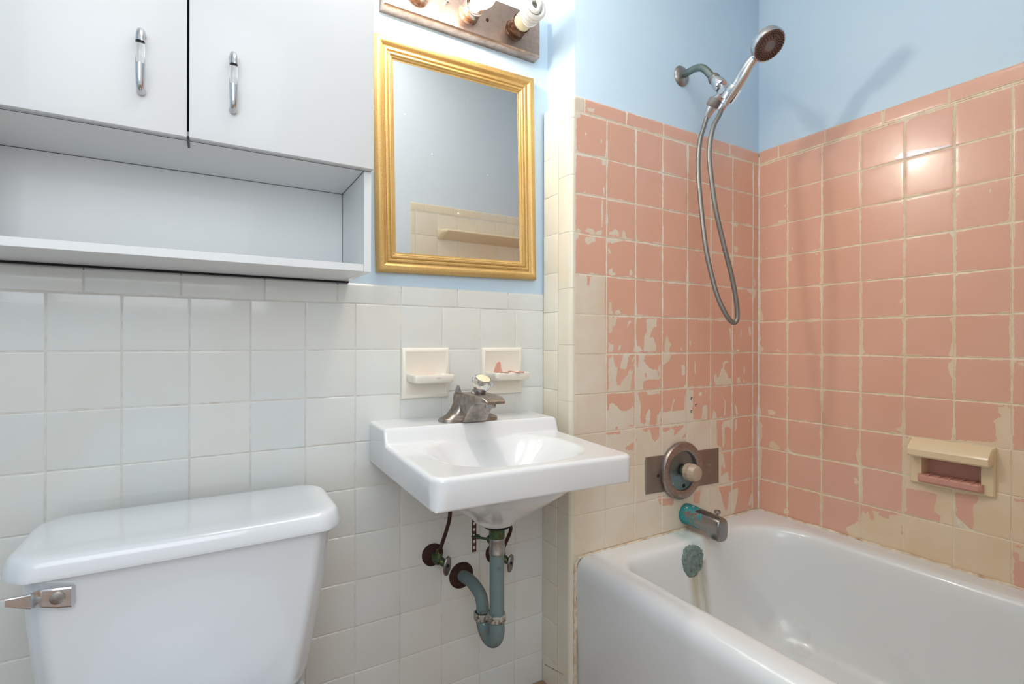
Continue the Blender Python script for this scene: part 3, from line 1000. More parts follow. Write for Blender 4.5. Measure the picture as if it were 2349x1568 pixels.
def cfl(x, glowmat, label, y0=-.038):
    zc = .860
    b = thing('light_bulb', label, 'light bulb', (x, y0, zc), 'spiral bulbs in the vanity bar')
    part('collar', MB().add(*lathe((x, y0, zc), (0, -1, 0), [(0, 0), (.014, 0), (.014, .018), (.0215, .022), (.0228, .034), (.0228, .042), (.0205, .052), (.017, .056), (0, .056)], 30)), M_BALLAST, b, label='ivory plastic collar')
    mb = MB()
    ys = y0 - .060
    n = 120
    for ph in (0, math.pi):
        P = []
        for i in range(n+1):
            t = i/n
            R = .0215*(min(1, t*9)**.6)*(1 - .45*max(0, (t-.82)/.18)**2)
            th = ph + t*2*math.pi*2.25
            P.append((x + R*math.cos(th), ys + .004 - .052*t, zc + R*math.sin(th)))
        v, f, _, _ = tube(P, .0062, 12); mb.add(v, f)
    v, f, _, _ = tube(spline([P[-1], (x, ys-.055, zc), (2*x-P[-1][0], P[-1][1], 2*zc-P[-1][2])], 8), .0062, 12); mb.add(v, f)
    part('spiral_tube', mb, glowmat, b, label='spiral glass tube')
    return b
cfl(SX[2], M_BULB_OFF, 'unlit spiral bulb in the rightmost brown socket of the light bar')
cfl(SX[0], M_BULB_ON, 'glowing spiral bulb at the left end of the light bar')
mb = MB()
bm_ = thing('light_bulb', 'white round bulb in the rusty middle socket of the light bar', 'light bulb', (SX[1], -.041, .860))
part('screw_base', MB().add(*lathe((SX[1], -.0415, .860), (0, -1, 0), [(0, 0), (.0125, 0), (.0125, .02), (0, .02)], 24)), M_CHROME_D, bm_)
part('globe', MB().add(*lathe((SX[1], -.058, .860), (0, -1, 0), [(0, 0), (.0135, 0), (.015, .012), (.019, .024), (.027, .042), (.030, .056), (.0285, .070), (.021, .082), (.010, .089), (0, .0905)], 36)), M_BULB_MID, bm_, label='white globe')

# ------------------------------------------------------------------ soap dishes on the sink wall
def wall_dish(xc, label, flake):
    d = thing('soap_dish', label, 'soap dish', (xc, 0, -.058), 'ceramic dishes above the sink')
    x0, x1, z0, z1 = xc-.063, xc+.063, -.121, .0045
    mb = MB()
    rings = []
    for ins, y in ((0, .004), (0, -.004), (.0015, -.0075), (.005, -.0095), (.0095, -.0105)):
        rings.append([Vector(p) for p in ((x0+ins, y, z0+ins), (x1-ins, y, z0+ins), (x1-ins, y, z1-ins), (x0+ins, y, z1-ins))])
    rings.append([Vector(p) for p in ((x0+.0115, -.0096, z0+.0115), (x1-.0115, -.0096, z0+.0115), (x1-.0115, -.0096, z1-.0115), (x0+.0115, -.0096, z1-.0115))])
    mb.add(*loft(rings))
    part('back_plate', mb, M_CERAM, d, angle=30)
    # tray with a raised lip, hollowed on top
    a, b = xc-.052, xc+.054
    zt = -.060
    y1, y0 = -.006, -.068
    R = []
    R.append(rrect(a+.014, b-.014, y0+.020, y1, zt-.022, .006, 4))
    R.append(rrect(a+.006, b-.006, y0+.006, y1, zt-.020, .008, 4))
    R.append(rrect(a+.001, b-.001, y0+.001, y1, zt-.015, .008, 4))
    R.append(rrect(a, b, y0, y1, zt-.004, .008, 4))
    R.append(rrect(a+.001, b-.001, y0+.001, y1, zt-.0008, .008, 4))
    R.append(rrect(a+.004, b-.004, y0+.004, y1, zt, .007, 4))
    R.append(rrect(a+.008, b-.008, y0+.009, y1-.002, zt-.001, .006, 4))
    R.append(rrect(a+.013, b-.013, y0+.015, y1-.004, zt-.008, .006, 4))
    mb = MB().add(*loft(R))
    part('tray', mb, M_CERAM, d, angle=40)
    if flake == 0:
        mb = MB().add(*lathe((xc+.004, -.040, zt-.0078), (0, 0, 1), [(0, 0), (.022, 0), (.021, .0008), (0, .001)], 24, sx=1.3, wob=lambda t, k: 1+.12*math.sin(3*t)))
        part('soap_residue', mb, M_PINK, d, label='orange pink residue in the tray')
    else:
        mb = MB()
        # flake curling up against the back plate
        pts = [(-.014, -.002), (-.010, .012), (-.004, .024), (.001, .026), (.006, .024), (.007, .010), (.010, .002), (.014, -.004)]
        v = []
        for dx, dz in pts: v += [(xc-.014+dx, -.0105-.002, zt+dz)]
        for dx, dz in pts: v += [(xc-.014+dx, -.0085, zt+dz)]
        n = len(pts)
        f = [tuple(range(n)), tuple(range(n, 2*n))[::-1]] + [(i, (i+1) % n, n+(i+1) % n, n+i) for i in range(n)]
        mb.add(v, f)
        for (px, py, s) in ((.030, -.060, .010), (.012, -.062, .012), (-.030, -.058, .009), (.036, -.045, .008), (-.02, -.064, .007), (.02, -.02, .01)):
            mb.add(*lathe((xc+px, py, zt-.001), (0.1, .1, 1), [(0, 0), (s, 0), (s*.9, .0018), (0, .0022)], 9, wob=lambda t, k: 1+.3*math.sin(2*t+px*90)))
        part('paint_flake', mb, M_PINK, d, label='flakes of pink paint')
    return d
wall_dish(.7195, 'white ceramic soap dish on the sink wall, the left of two, without paint flakes', 0)
wall_dish(.9385, 'white ceramic dish with pink paint flakes on its tray, above the right of the faucet', 1)
PLUGS = [(1.5516, -0.1559, 'plugged screw hole above the valve, topmost of three'), (1.5724, -0.178, 'plugged screw hole above the valve, rightmost of three'), (1.5509, -0.1961, 'plugged screw hole above the valve, lowest of three')]

# ------------------------------------------------------------------ wall hung sink
SW, SD, DECK, STEP, APR = .4626, .4056, .112, .034, .0975
S_POS = Vector((.5815, 0, -.169))
S_MAT = Matrix.Translation(S_POS) @ Matrix.Rotation(.0143, 4, 'Y') @ Matrix.Rotation(.0206, 4, 'X')
def sstep(t):
    t = np.clip(t, 0, 1); return t*t*(3-2*t)
def sink_top(x, y):
    """height of the sink's upper surface in its own frame (deck at the wall = 0)"""
    z = -STEP*sstep((-y-(DECK-.004))/.020)
    z = z - .004*sstep((-y-DECK)/.25)
    cx, cy, a, b = SW/2, -.247, .170, .128
    r = (np.abs((x-cx)/a)**2.7 + np.abs((y-cy)/b)**2.7)**(1/2.7)
    t = np.clip((1.04-r)/1.04, 0, 1)
    t2 = t*t/(t+.14)*1.14
    z = z - .095*(1-(1-np.clip(t2, 0, 1))**1.8)
    return z
rc_ = .026
def axis_lines(L, n, extra=()):
    g = [0, .0007, .0018, .0035, .006, .009, .0125, .017, .022]
    mid = list(np.linspace(.022, L-.022, n))[1:-1]
    out = g + mid + [L-v for v in g[::-1]]
    for e in extra: out += list(e)
    return np.array(sorted(set(np.round(out, 5))))
gx = axis_lines(SW, 130)
gy = -axis_lines(SD, 115, [np.linspace(DECK-.014, DECK+.024, 16)])
X, Y = np.meshgrid(gx, gy, indexing='ij')
# round the two front corners in plan by pulling outside points onto the arc
def plan(x, y):
    x = x.copy(); y = y.copy()
    for sx in (0, 1):
        ccx = rc_ if sx == 0 else SW-rc_; ccy = -SD+rc_
        dx = (x-ccx)*(-1 if sx == 0 else 1); dy = -(y-ccy)
        m_ = (dx > 0) & (dy > 0)
        k = np.maximum(dx, dy); h = np.hypot(dx, dy); f = np.where(h > 0, k/np.maximum(h, 1e-9), 1)
        x = np.where(m_, ccx + (x-ccx)*f, x); y = np.where(m_, ccy + (y-ccy)*f, y)
    return x, y
dedge = np.minimum(np.minimum(X, SW-X), SD+Y)
PX, PY = plan(X, Y)
Rr = .0095
q = np.clip(dedge, 0, Rr)
Zt = sink_top(PX, PY) - (Rr - np.sqrt(np.maximum(0, Rr*Rr-(Rr-q)**2)))
nx, ny = X.shape
vs_ = [Vector((float(a), float(b), float(c))) for a, b, c in zip(PX.ravel(), PY.ravel(), Zt.ravel())]
fs_ = [(i*ny+j, (i+1)*ny+j, (i+1)*ny+j+1, i*ny+j+1) for i in range(nx-1) for j in range(ny-1)]
loop = [i*ny for i in range(nx)] + [(nx-1)*ny+j for j in range(1, ny)] + [i*ny+ny-1 for i in range(nx-2, -1, -1)] + [j for j in range(ny-2, 0, -1)]
def skirt(prev, fn):
    s = len(vs_)
    for k in range(len(prev)): vs_.append(fn(vs_[prev[k]], k))
    n = len(prev); new = [s+k for k in range(n)]
    for k in range(n): fs_.append((prev[k], new[k], new[(k+1) % n], prev[(k+1) % n]))
    return new
def inset(p, d):
    x = min(max(p.x, d), SW-d); y = max(p.y, -SD+d)
    return x, y
l1 = skirt(loop, lambda p, k: Vector((p.x, p.y, -APR+.006)))
l2 = skirt(l1, lambda p, k: Vector((*inset(p, .002), -APR+.0015)))
l3 = skirt(l2, lambda p, k: Vector((*inset(p, .006), -APR)))
l4 = skirt(l3, lambda p, k: Vector((*inset(p, .014), -APR+.002)))
# underside bulges down to the drain boss
cx, cy = SW/2, -.205
base_pts = [vs_[k].copy() for k in l4]
def und(frac, z, rx, ry, sup):
    def fn(p, k):
        b = base_pts[k]
        ang = math.atan2((b.y-cy), (b.x-cx))
        c, s = math.cos(ang), math.sin(ang)
        r = (abs(c/rx)**sup + abs(s/ry)**sup)**(-1/sup)
        e = Vector((cx+r*c, min(cy+r*s, -.001), z))
        return Vector((b.x, b.y, z)).lerp(e, frac)
    return fn
l = skirt(l4, und(.6, -.1015, .175, .175, 3))
l = skirt(l, und(1, -.108, .165, .172, 2.6))
l = skirt(l, und(1, -.122, .152, .160, 2.4))
l = skirt(l, und(1, -.146, .126, .132, 2.2))
l = skirt(l, und(1, -.172, .092, .096, 2))
l = skirt(l, und(1, -.190, .064, .065, 2))
l = skirt(l, und(1, -.203, .050, .050, 2))
l = skirt(l, und(1, -.210, .045, .045, 2))
l = skirt(l, und(1, -.2135, .036, .036, 2))
fs_.append(tuple(l))
mb = MB().add(vs_, fs_).xf(S_MAT)
sink = part('wall_sink', mb, M_PORC, angle=60)
tag(sink, 'white wall hung porcelain sink with raised back ledge under the gilt mirror', 'sink')

# ------------------------------------------------------------------ faucet
FX = .803
fa = thing('sink_faucet', 'tarnished chrome single knob faucet on the sink ledge', 'faucet', (FX, -.075, -.174))
dz = -.1745
R = []
for z, hw, ya, yb, r in ((0, .076, -.104, -.050, .022), (.006, .076, -.104, -.050, .022), (.0095, .0735, -.1025, -.0515, .020), (.0125, .066, -.100, -.054, .018), (.017, .056, -.099, -.054, .017), (.024, .048, -.099, -.053, .016), (.034, .0405, -.099, -.052, .016), (.046, .0345, -.099, -.052, .015), (.058, .030, -.099, -.053, .014), (.066, .0275, -.098, -.055, .013)):
    R.append(rrect(FX-hw, FX+hw, ya, yb, dz+z, r, 6))
part('body', MB().add(*loft(R)), M_FAUCET, fa, angle=40)
def rect_ring(y, hw, zt, zb, r):
    pts = rrect(FX-hw, FX+hw, zb, zt, 0, r, 4)
    return [Vector((p.x, y, p.y)) for p in pts]
R = [rect_ring(-.052, .0285, dz+.064, dz+.012, .006), rect_ring(-.057, .0315, dz+.069, dz+.003, .007), rect_ring(-.080, .0320, dz+.0715, dz+.001, .006), rect_ring(-.108, .0318, dz+.073, dz+.001, .006), rect_ring(-.118, .0316, dz+.073, dz+.0035, .006), rect_ring(-.132, .0312, dz+.073, dz+.020, .006),
     rect_ring(-.150, .0306, dz+.0725, dz+.0385, .006), rect_ring(-.165, .0300, dz+.072, dz+.0485, .006), rect_ring(-.172, .0298, dz+.072, dz+.0520, .005), rect_ring(-.195, .0285, dz+.0700, dz+.0535, .005), rect_ring(-.210, .0265, dz+.0660, dz+.0545, .004), rect_ring(-.218, .0235, dz+.0610, dz+.0550, .0025)]
part('spout', MB().add(*loft(R)), M_FAUCET, fa, angle=32)
part('aerator', MB().add(*lathe((FX, -.192, dz+.0545), (0, 0, -1), [(0, 0), (.0125, 0), (.0125, .007), (.011, .010), (0, .010)], 24)), M_CHROME_D, fa)
kax = Vector((.06, -.50, 1)).normalized(); kc = Vector((FX, -.133, dz+.0705))
part('knob_stem', MB().add(*lathe(kc, kax, [(0, 0), (.0185, 0), (.0185, .004), (.0145, .006), (.014, .020), (0, .020)], 28)), M_CHROME_D, fa)
fl = lambda th, k: 1 + (.05*math.cos(8*th) if 2 <= k <= 6 else 0)
kn = part('knob', MB().add(*lathe(kc+kax*.013, kax, [(0, 0), (.0155, 0), (.0175, .003), (.0235, .014), (.0255, .020), (.0245, .025), (.0205, .029), (.0175, .0295), (0, .0295)], 48, wob=fl)), M_ACRYL, fa, label='clear acrylic knob')
part('knob_cap', MB().add(*lathe(kc+kax*.0425, kax, [(0, 0), (.0172, 0), (.0172, .0008), (.012, .0022), (0, .0028)], 32)), M_BALLAST, kn, label='ivory disc on the knob')
part('lift_rod', MB().add(*lathe((FX-.022, -.064, dz+.062), (0, 0, 1), [(0, 0), (.012, 0), (.0105, .006), (.004, .022), (.0025, .025), (0, .0255)], 4)), M_FAUCET, fa)

# ------------------------------------------------------------------ drain pipework
DX, DY = .8135, -.205
dp = thing('sink_drain', 'oxidised blue grey drain pipe with U trap under the sink', 'drain pipe', (DX, DY, -.69))
part('strainer_flange', MB().add(*lathe((DX, DY, -.3895), (0, 0, -1), [(0, 0), (.030, 0), (.0325, .002), (.0325, .0045), (.029, .0075), (.021, .009), (0, .009)], 32)), M_DARK, dp, label='black rubber washer')
part('tailpiece', MB().add(*lathe((DX, DY, -.397), (0, 0, -1), [(0, 0), (.0175, 0), (.0175, .026), (0, .026)], 28)), M_BRASS, dp, label='green brass neck')
part('slip_collar', MB().add(*lathe((DX, DY, -.422), (0, 0, -1), [(0, 0), (.0178, 0), (.0182, .002), (.0178, .004), (.0178, .032), (.0185, .034), (.0178, .037), (0, .037)], 28)), M_CHROME_D, dp, label='worn chrome collar')
part('straight_pipe', MB().add(*tube([(DX, DY, -.455), (DX, DY, -.54), (DX+.0005, DY, -.612)], .0164, 24)[:2]), M_DRAIN, dp)
R_U = .0350; zc_ = -.632
U_path = [(DX, DY, -.590), (DX, DY, -.61)] + [(DX+.001, DY+R_U-R_U*math.cos(math.pi*k/16), zc_-R_U*math.sin(math.pi*k/16)) for k in range(17)] + [(DX+.001, DY+2*R_U, -.628), (DX+.001, DY+2*R_U, -.622)]
part('trap_bend', MB().add(*tube(U_path, .0172, 24)[:2]), M_DRAIN, dp)
arm = spline([(DX+.001, DY+2*R_U, -.640), (DX+.001, DY+2*R_U, -.620), (DX+.0015, DY+2*R_U+.004, -.603), (DX+.003, DY+2*R_U+.020, -.588), (DX+.005, -.065, -.580), (DX+.007, -.002, -.588)], 8)
part('trap_arm', MB().add(*tube(arm, .0150, 22)[:2]), M_DRAIN, dp)
for y, zn in ((DY, -.594), (DY+2*R_U, -.622)):
    part('slip_nut', MB().add(*lathe((DX, y, zn), (0, 0, -1), [(0, 0), (.0195, 0), (.0212, .003), (.0212, .013), (.0195, .016), (0, .016)], 24, wob=lambda t, k: 1+.03*math.cos(8*t))), M_TRAPNUT, dp, label='scaly grey clamp nut')
part('escutcheon', MB().add(*lathe((DX+.0075, .0005, -.5895), (0, -1, 0), [(0, 0), (.034, 0), (.034, .002), (.030, .006), (.019, .011), (.0165, .011), (0, .011)], 32)), M_RUST, dp, label='rusty brown wall flange')
# perforated lift strap and its rod
mb = MB(); sx_, sy_ = .7975, -.122
for s in (-1, 1): mb.add(*box(sx_+s*.0042-.0013, sx_+s*.0042+.0013, sy_-.0008, sy_+.0008, -.481, -.290))
for k in range(14): mb.add(*box(sx_-.0045, sx_+.0045, sy_-.0008, sy_+.0008, -.481+.0142*k, -.481+.0142*k+.007))
part('lift_strap', mb, M_STRAP, dp, label='rusty perforated strap')
mb = MB()
mb.add(*tube([(sx_-.006, sy_-.0015, -.443), (DX-.004, DY+.012, -.431)], .0028, 10)[:2])
mb.add(*lathe((sx_+.001, sy_-.006, -.442), Vector((DX-sx_, DY-sy_, .012)), [(0, 0), (.0055, 0), (.0055, .012), (0, .012)], 6))
mb.add(*lathe((DX-.004, DY+.028, -.433), Vector((.1, -1, 0)), [(0, 0), (.009, 0), (.0105, .004), (.0105, .012), (0, .012)], 14))
part('pivot_rod', mb, M_BRASS, dp, label='green brass pivot rod')

def stop_valve(xw, zw, hx, hz, label, tube_to):
    v = thing('shutoff_valve', label, 'valve', (xw, -.02, zw), 'water shutoff valves under the sink')
    part('escutcheon', MB().add(*lathe((xw, .0005, zw), (0, -1, 0), [(0, 0), (.0285, 0), (.0285, .002), (.025, .006), (.014, .010), (0, .010)], 30, wob=lambda t, k: 1+.02*math.sin(3*t))), M_RUST, v, label='rusty brown wall flange')
    mb = MB()
    mb.add(*lathe((xw, -.006, zw), (0, -1, 0), [(0, 0), (.0085, 0), (.0085, .016), (.012, .018), (.012, .034), (0, .034)], 16))
    mb.add(*tube([(xw, -.030, zw+.001), ((xw+hx)/2+.002, -.040, (zw+hz)/2), (hx-.004, -.050, hz+.002)], [.0105, .0095, .0065], 14)[:2])
    mb.add(*lathe((xw+.002, -.034, zw-.004), (0.02, -.05, 1), [(0, 0), (.0095, 0), (.0095, .016), (.0075, .020), (.0075, .028), (0, .028)], 12))
    part('valve_body', mb, M_BRASS, v, angle=40)
    part('handle', MB().add(*lathe((hx, -.050, hz), (.55, -.8, -.1), [(0, 0), (.008, -.004), (.014, -.003), (.017, 0), (.016, .004), (.009, .003), (0, .003)], 32, sx=.86, sy=1.45)), M_CHROME_D, v, label='oval grey metal handle')
    part('handle_screw', MB().add(*lathe((hx+.0018, -.0525, hz), (.55, -.8, -.1), [(0, 0), (.0038, 0), (.0038, .002), (0, .0025)], 14)), M_DARK, v)
    part('supply_tube', MB().add(*tube(spline([(xw+.002, -.034, zw+.006), (xw+.004, -.043, zw+.030), (xw+.010, -.068, zw+.085)] + tube_to, 8), .0048, 12)[:2]), M_TUBE, v, label='brown supply tube')
stop_valve(.7408, -.519, .7585, -.5327, 'rusty shutoff valve with oval handle left of the drain pipe', [(.7535, -.080, -.395), (.757, -.082, -.30)])
stop_valve(.921, -.5515, .9396, -.5658, 'rusty shutoff valve mostly hidden behind the drain pipe, its oval handle to the right', [(.90, -.085, -.43), (.865, -.085, -.35), (.862, -.085, -.30)])

# ------------------------------------------------------------------ toilet
to = thing('toilet', 'white toilet with a chrome flush lever under the wall cabinet', 'toilet', (.232, -.30, -.95))
R = []
for z, x0, x1, y0, y1, r in ((-.316, .0155, .4525, -.246, -.040, .045), (-.40, .020, .4440, -.242, -.041, .046), (-.50, .0275, .4285, -.235, -.043, .048), (-.575, .0340, .4170, -.227, -.045, .05), (-.600, .0375, .4125, -.222, -.047, .052), (-.615, .045, .405, -.214, -.052, .05), (-.622, .06, .39, -.20, -.062, .045)):
    R.append(rrect(x0, x1, y0, y1, z, r, 8, bow=.006))
part('tank', MB().add(*loft(R)), M_PORC_T, to, angle=50)
R = []
for z, o, r in ((-.3185, .000, .048), (-.3198, .004, .05), (-.3185, .0080, .052), (-.313, .0088, .054), (-.300, .0052, .053), (-.2945, .0032, .052), (-.2905, .0002, .05), (-.2880, -.0045, .048), (-.2872, -.0095, .046), (-.2868, -.03, .03), (-.2864, -.07, .02)):
    R.append(rrect(.0045-o*1.0, .4600+o, -.2535-o, -.0385+o*.6, z, max(r, .01), 8, bow=.006))
part('tank_lid', MB().add(*loft(R)), M_PORC_T, to, angle=50)
# flush lever: mounting face on the right, arm bending outwards to the left
st = [(.0845, -.2475, -.3500, .0125, .0035), (.0815, -.2555, -.3500, .0145, .0028), (.066, -.2570, -.3475, .0142, .0024), (.0500, -.2575, -.3440, .0126, .0024), (.0450, -.2610, -.3425, .0116, .0024), (.0405, -.2685, -.3410, .0104, .0024), (.0345, -.2715, -.3390, .0088, .0022), (.0250, -.2750, -.3360, .0068, .0020), (.0165, -.2775, -.3335, .0050, .0018)]
R = []
for x, y, z, hh, hw in st:
    R.append([Vector((x, y+b*hw, z+a*hh)) for a, b in ((1, .5), (1, -.5), (.85, -1), (0, -1), (-.85, -1), (-1, -.5), (-1, .5), (-.85, 1), (0, 1), (.85, 1))])
lv = part('flush_lever', MB().add(*loft(R)), M_CHROME, to, angle=30)
part('lever_boss', MB().add(*lathe((.0665, -.2445, -.347), (0, -1, 0), [(0, 0), (.0088, 0), (.0088, .0160), (.0080, .0166), (0, .0166)], 28)), M_CHROME_D, lv)
mb = MB()
R = []
for z, x0, x1, y0, y1, r in ((-.95, .13, .335, -.60, -.13, .09), (-.93, .125, .34, -.605, -.125, .09), (-.85, .135, .33, -.59, -.12, .09), (-.75, .105, .36, -.64, -.10, .11), (-.66, .065, .40, -.69, -.06, .14), (-.628, .055, .41, -.705, -.05, .15)):
    R.append(rrect(x0, x1, y0, y1, z, r, 8))
part('bowl', MB().add(*loft(R)), M_PORC_T, to, angle=50)
R = [rrect(.053+i, .412-i, -.71+i, -.255-i, z, .16, 8) for z, i in ((-.6275, .004), (-.62, 0), (-.607, 0), (-.600, .006))]
part('seat_lid', MB().add(*loft(R)), M_PORC_T, to, angle=50)

# ------------------------------------------------------------------ bathtub
tb = thing('bathtub', 'white enamel bathtub with rust runs beside the sink, under the pink tiles', 'bathtub', (1.49, -.61, -.95))
R = []
X0, X1, Y0, Y1 = 1.0955, 1.8895, -1.0945, -.1305
for z, x0 in ((-.949, 1.108), (-.90, 1.104), (-.70, 1.098), (-.604, X0), (-.588, X0+.0015), (-.574, X0+.006), (-.564, X0+.014), (-.558, X0+.025), (-.556, X0+.038)):
    R.append(rrect(x0, X1, Y0, Y1, z, .003, 10))
R.append(rrect(X0+.046, 1.874, Y0+.02, -.146, -.5558, .022, 10))
R.append(rrect(X0+.056, 1.850, Y0+.035, -.168, -.5556, [.09, .045, .05, .09], 10))
rad = [.17, .075, .09, .17]
for z, ins, k in ((-.5555, 0, 1), (-.557, .008, 1), (-.561, .014, 1), (-.569, .019, 1), (-.582, .023, 1), (-.60, .026, 1), (-.66, .034, 1), (-.74, .046, 1), (-.80, .058, 1), (-.845, .075, 1), (-.868, .098, 1), (-.880, .130, .9), (-.885, .19, .6)):
    R.append(rrect(1.160+ins, 1.826-ins, -1.045+ins*1.5, -.190-ins, z, [max(.012, q_-ins*.35)*k for q_ in rad], 10))
part('tub_shell', MB().add(*loft(R)), M_TUB, tb, angle=60, org=(0, 0, -.95))
jag = [float(v) for v in rng.normal(0, .022, 56)]
def ov(th, k):
    i = int(round(th/(2*math.pi)*56)) % 56
    return 1 + jag[i]*(1.6 if k < 5 else 3) + .045*math.sin(3*th+1) + .02*math.sin(7*th)
part('overflow_plate', MB().add(*lathe((1.450, -.2155, -.607), (0, -1, .10), [(0, -.004), (.0425, -.004), (.0440, .001), (.0425, .0050), (.0365, .0078), (.028, .0066), (.018, .0100), (.009, .0085), (0, .0095)], 56, wob=ov)), M_OVER, tb, label='green crusted overflow plate', angle=24)

# ------------------------------------------------------------------ tub spout
sp = thing('tub_spout', 'chrome tub spout crusted with turquoise verdigris below the shower valve', 'spout', (1.526, -.1285, -.541))
R = []
for y, zt, zb, hw, e in ((-.1285, -.479, -.541, .0305, 2.0), (-.133, -.4785, -.5415, .031, 2.0), (-.150, -.479, -.541, .0302, 2.1), (-.180, -.4815, -.5405, .0275, 2.3), (-.200, -.483, -.5395, .0255, 2.6), (-.211, -.4842, -.5405, .0245, 2.9), (-.220, -.4852, -.5455, .0240, 3.2), (-.228, -.4858, -.5525, .0235, 3.4), (-.240, -.487, -.5545, .0230, 3.6), (-.256, -.4885, -.5545, .0225, 3.6), (-.2615, -.4905, -.553, .021, 3.4), (-.2635, -.495, -.549, .018, 3.2)):
    zc = (zt+zb)/2; hz_ = (zt-zb)/2
    ring = []
    for k in range(36):
        th = 2*math.pi*k/36
        c, s = math.cos(th), math.sin(th)
        ring.append(Vector((1.526 + hw*math.copysign(abs(c)**(2/e), c), y, zc + hz_*math.copysign(abs(s)**(2/e), s))))
    R.append(ring)
part('spout_body', MB().add(*loft(R)), M_SPOUT, sp, org=(1.526, -.264, -.51), angle=45)
part('diverter_knob', MB().add(*lathe((1.526, -.2425, -.488), (0, 0, 1), [(0, 0), (.0035, 0), (.0035, .008), (.0085, .011), (.0095, .0155), (.008, .019), (.003, .0165), (0, .0165)], 20)), M_CHROME_D, sp)

# ------------------------------------------------------------------ shower valve
va = thing('shower_valve', 'corroded round shower valve on a wide tarnished cover plate', 'valve', (1.515, -.1285, -.37))
mb = MB()
cr = [(1.3525, -.3173), (1.6783, -.323), (1.6788, -.4364), (1.353, -.4257)]
R = [[Vector((x, y, z)) for x, z in cr] for y in (-.1282, -.1302)]
R.append([Vector((x + (.0012 if x < 1.5 else -.0012), -.1312, z + (-.0012 if z > -.37 else .0012))) for x, z in cr])
mb.add(*loft(R))
part('cover_plate', mb, M_PLATE, va, angle=25)
for (x, z) in ((1.402, -.377), (1.630, -.374)):
    part('plate_screw', MB().add(*lathe((x, -.1308, z), (0, -1, 0), [(0, 0), (.0055, 0), (.005, .0015), (.002, .002), (0, .0012)], 14)), M_RUST if x < 1.5 else M_CHROME_D, va)
EC = Vector((1.4985, -.1308, -.372))
part('escutcheon', MB().add(*lathe(EC, (0, -1, 0), [(0, 0), (.0868, 0), (.0878, .004), (.0872, .010), (.0845, .0135), (.080, .0145), (.0640, .0140), (.0610, .0125), (.0600, .0100), (.0598, .0006), (0, .0004)], 72)), M_ESC, va, angle=32)
part('escutcheon_dish', MB().add(*lathe(EC, (0, -1, 0), [(0, .001), (.0597, .001), (.0597, .0055), (.045, .0070), (.028, .0110), (.020, .0125), (0, .0125)], 64)), M_DISH, va, org=(EC.x, EC.y, EC.z), label='blue grey corroded dish')
part('screw_hole', MB().add(*lathe((EC.x+.006, -.1383, EC.z-.047), (0, -1, 0), [(0, 0), (.006, 0), (.006, .0009), (0, .0009)], 16)), M_DARK, va)
part('valve_stem', MB().add(*lathe((EC.x, -.142, EC.z+.002), (0, -1, 0), [(0, 0), (.0165, 0), (.0155, .016), (.014, .020), (0, .020)], 24)), M_BRASS, va, label='green corroded stem')
rb = lambda th, k: 1 + (.035*math.cos(10*th) if k in (1, 2, 3) else 0)
part('valve_knob', MB().add(*lathe((EC.x, -.154, EC.z+.002), (0, -1, 0), [(0, 0), (.0215, 0), (.0245, .003), (.0250, .010), (.0235, .0115), (.0235, .0135), (.0255, .015), (.0262, .024), (.0245, .0265), (.0235, .034), (.0205, .040), (.0175, .0418), (0, .0422)], 60, wob=lambda th, k: 1 + (.018*math.cos(14*th) if 1 <= k <= 9 else 0))), M_ACRYL_F, va, label='cloudy acrylic knob', angle=30)

# ------------------------------------------------------------------ shower pipe, bracket, hose and hand shower
sa = thing('shower_pipe', 'chrome shower pipe with wall flange and swivel bracket on the blue wall', 'shower pipe', (1.507, -.122, .8414))
part('wall_flange', MB().add(*lathe((1.507, -.1215, .8414), (0, -1, 0), [(0, 0), (.031, 0), (.0315, .002), (.029, .0055), (.020, .0095), (.0125, .012), (0, .012)], 40)), M_CHROME_D, sa)
part('pipe', MB().add(*tube(spline([(1.507, -.124, .8414), (1.5075, -.150, .8425), (1.508, -.176, .8415), (1.509, -.198, .833), (1.5095, -.213, .818), (1.510, -.226, .800), (1.510, -.240, .782)], 8), .0104, 20)[:2]), mat_metal('greenish_pipe_chrome', (142, 152, 146), .28, .3, 40), sa)
ad = Vector((.002, -.60, -.80)).normalized()
p0 = Vector((1.510, -.2335, .7905))
part('pipe_nut', MB().add(*lathe(p0, ad, [(0, 0), (.0118, 0), (.0150, .003), (.0162, .008), (.0162, .013), (.0150, .0145), (.0150, .016), (0, .016)], 30)), M_CHROME_D, sa)
part('swivel_collar', MB().add(*lathe(p0+ad*.016, ad, [(0, 0), (.0142, 0), (.0142, .009), (.0150, .011), (.0180, .0125), (.0186, .022), (.0186, .031), (.0175, .0345), (.0125, .0365), (0, .0365)], 36)), M_CHROME, sa, angle=32)
part('swivel_stem', MB().add(*lathe(p0+ad*.052, ad, [(0, 0), (.0095, 0), (.0095, .024), (0, .024)], 22)), M_CHROME, sa)
hc = Vector((1.5225, -.3940, .8125))                # centre of the head
hb = Vector((1.5020, -.2790, .6920))                # bottom of the hand shower handle
hd = (hc + Vector((0, .030, -.016)) - hb).normalized()      # direction of the hand shower
sidev, _ = frame_of(hd)
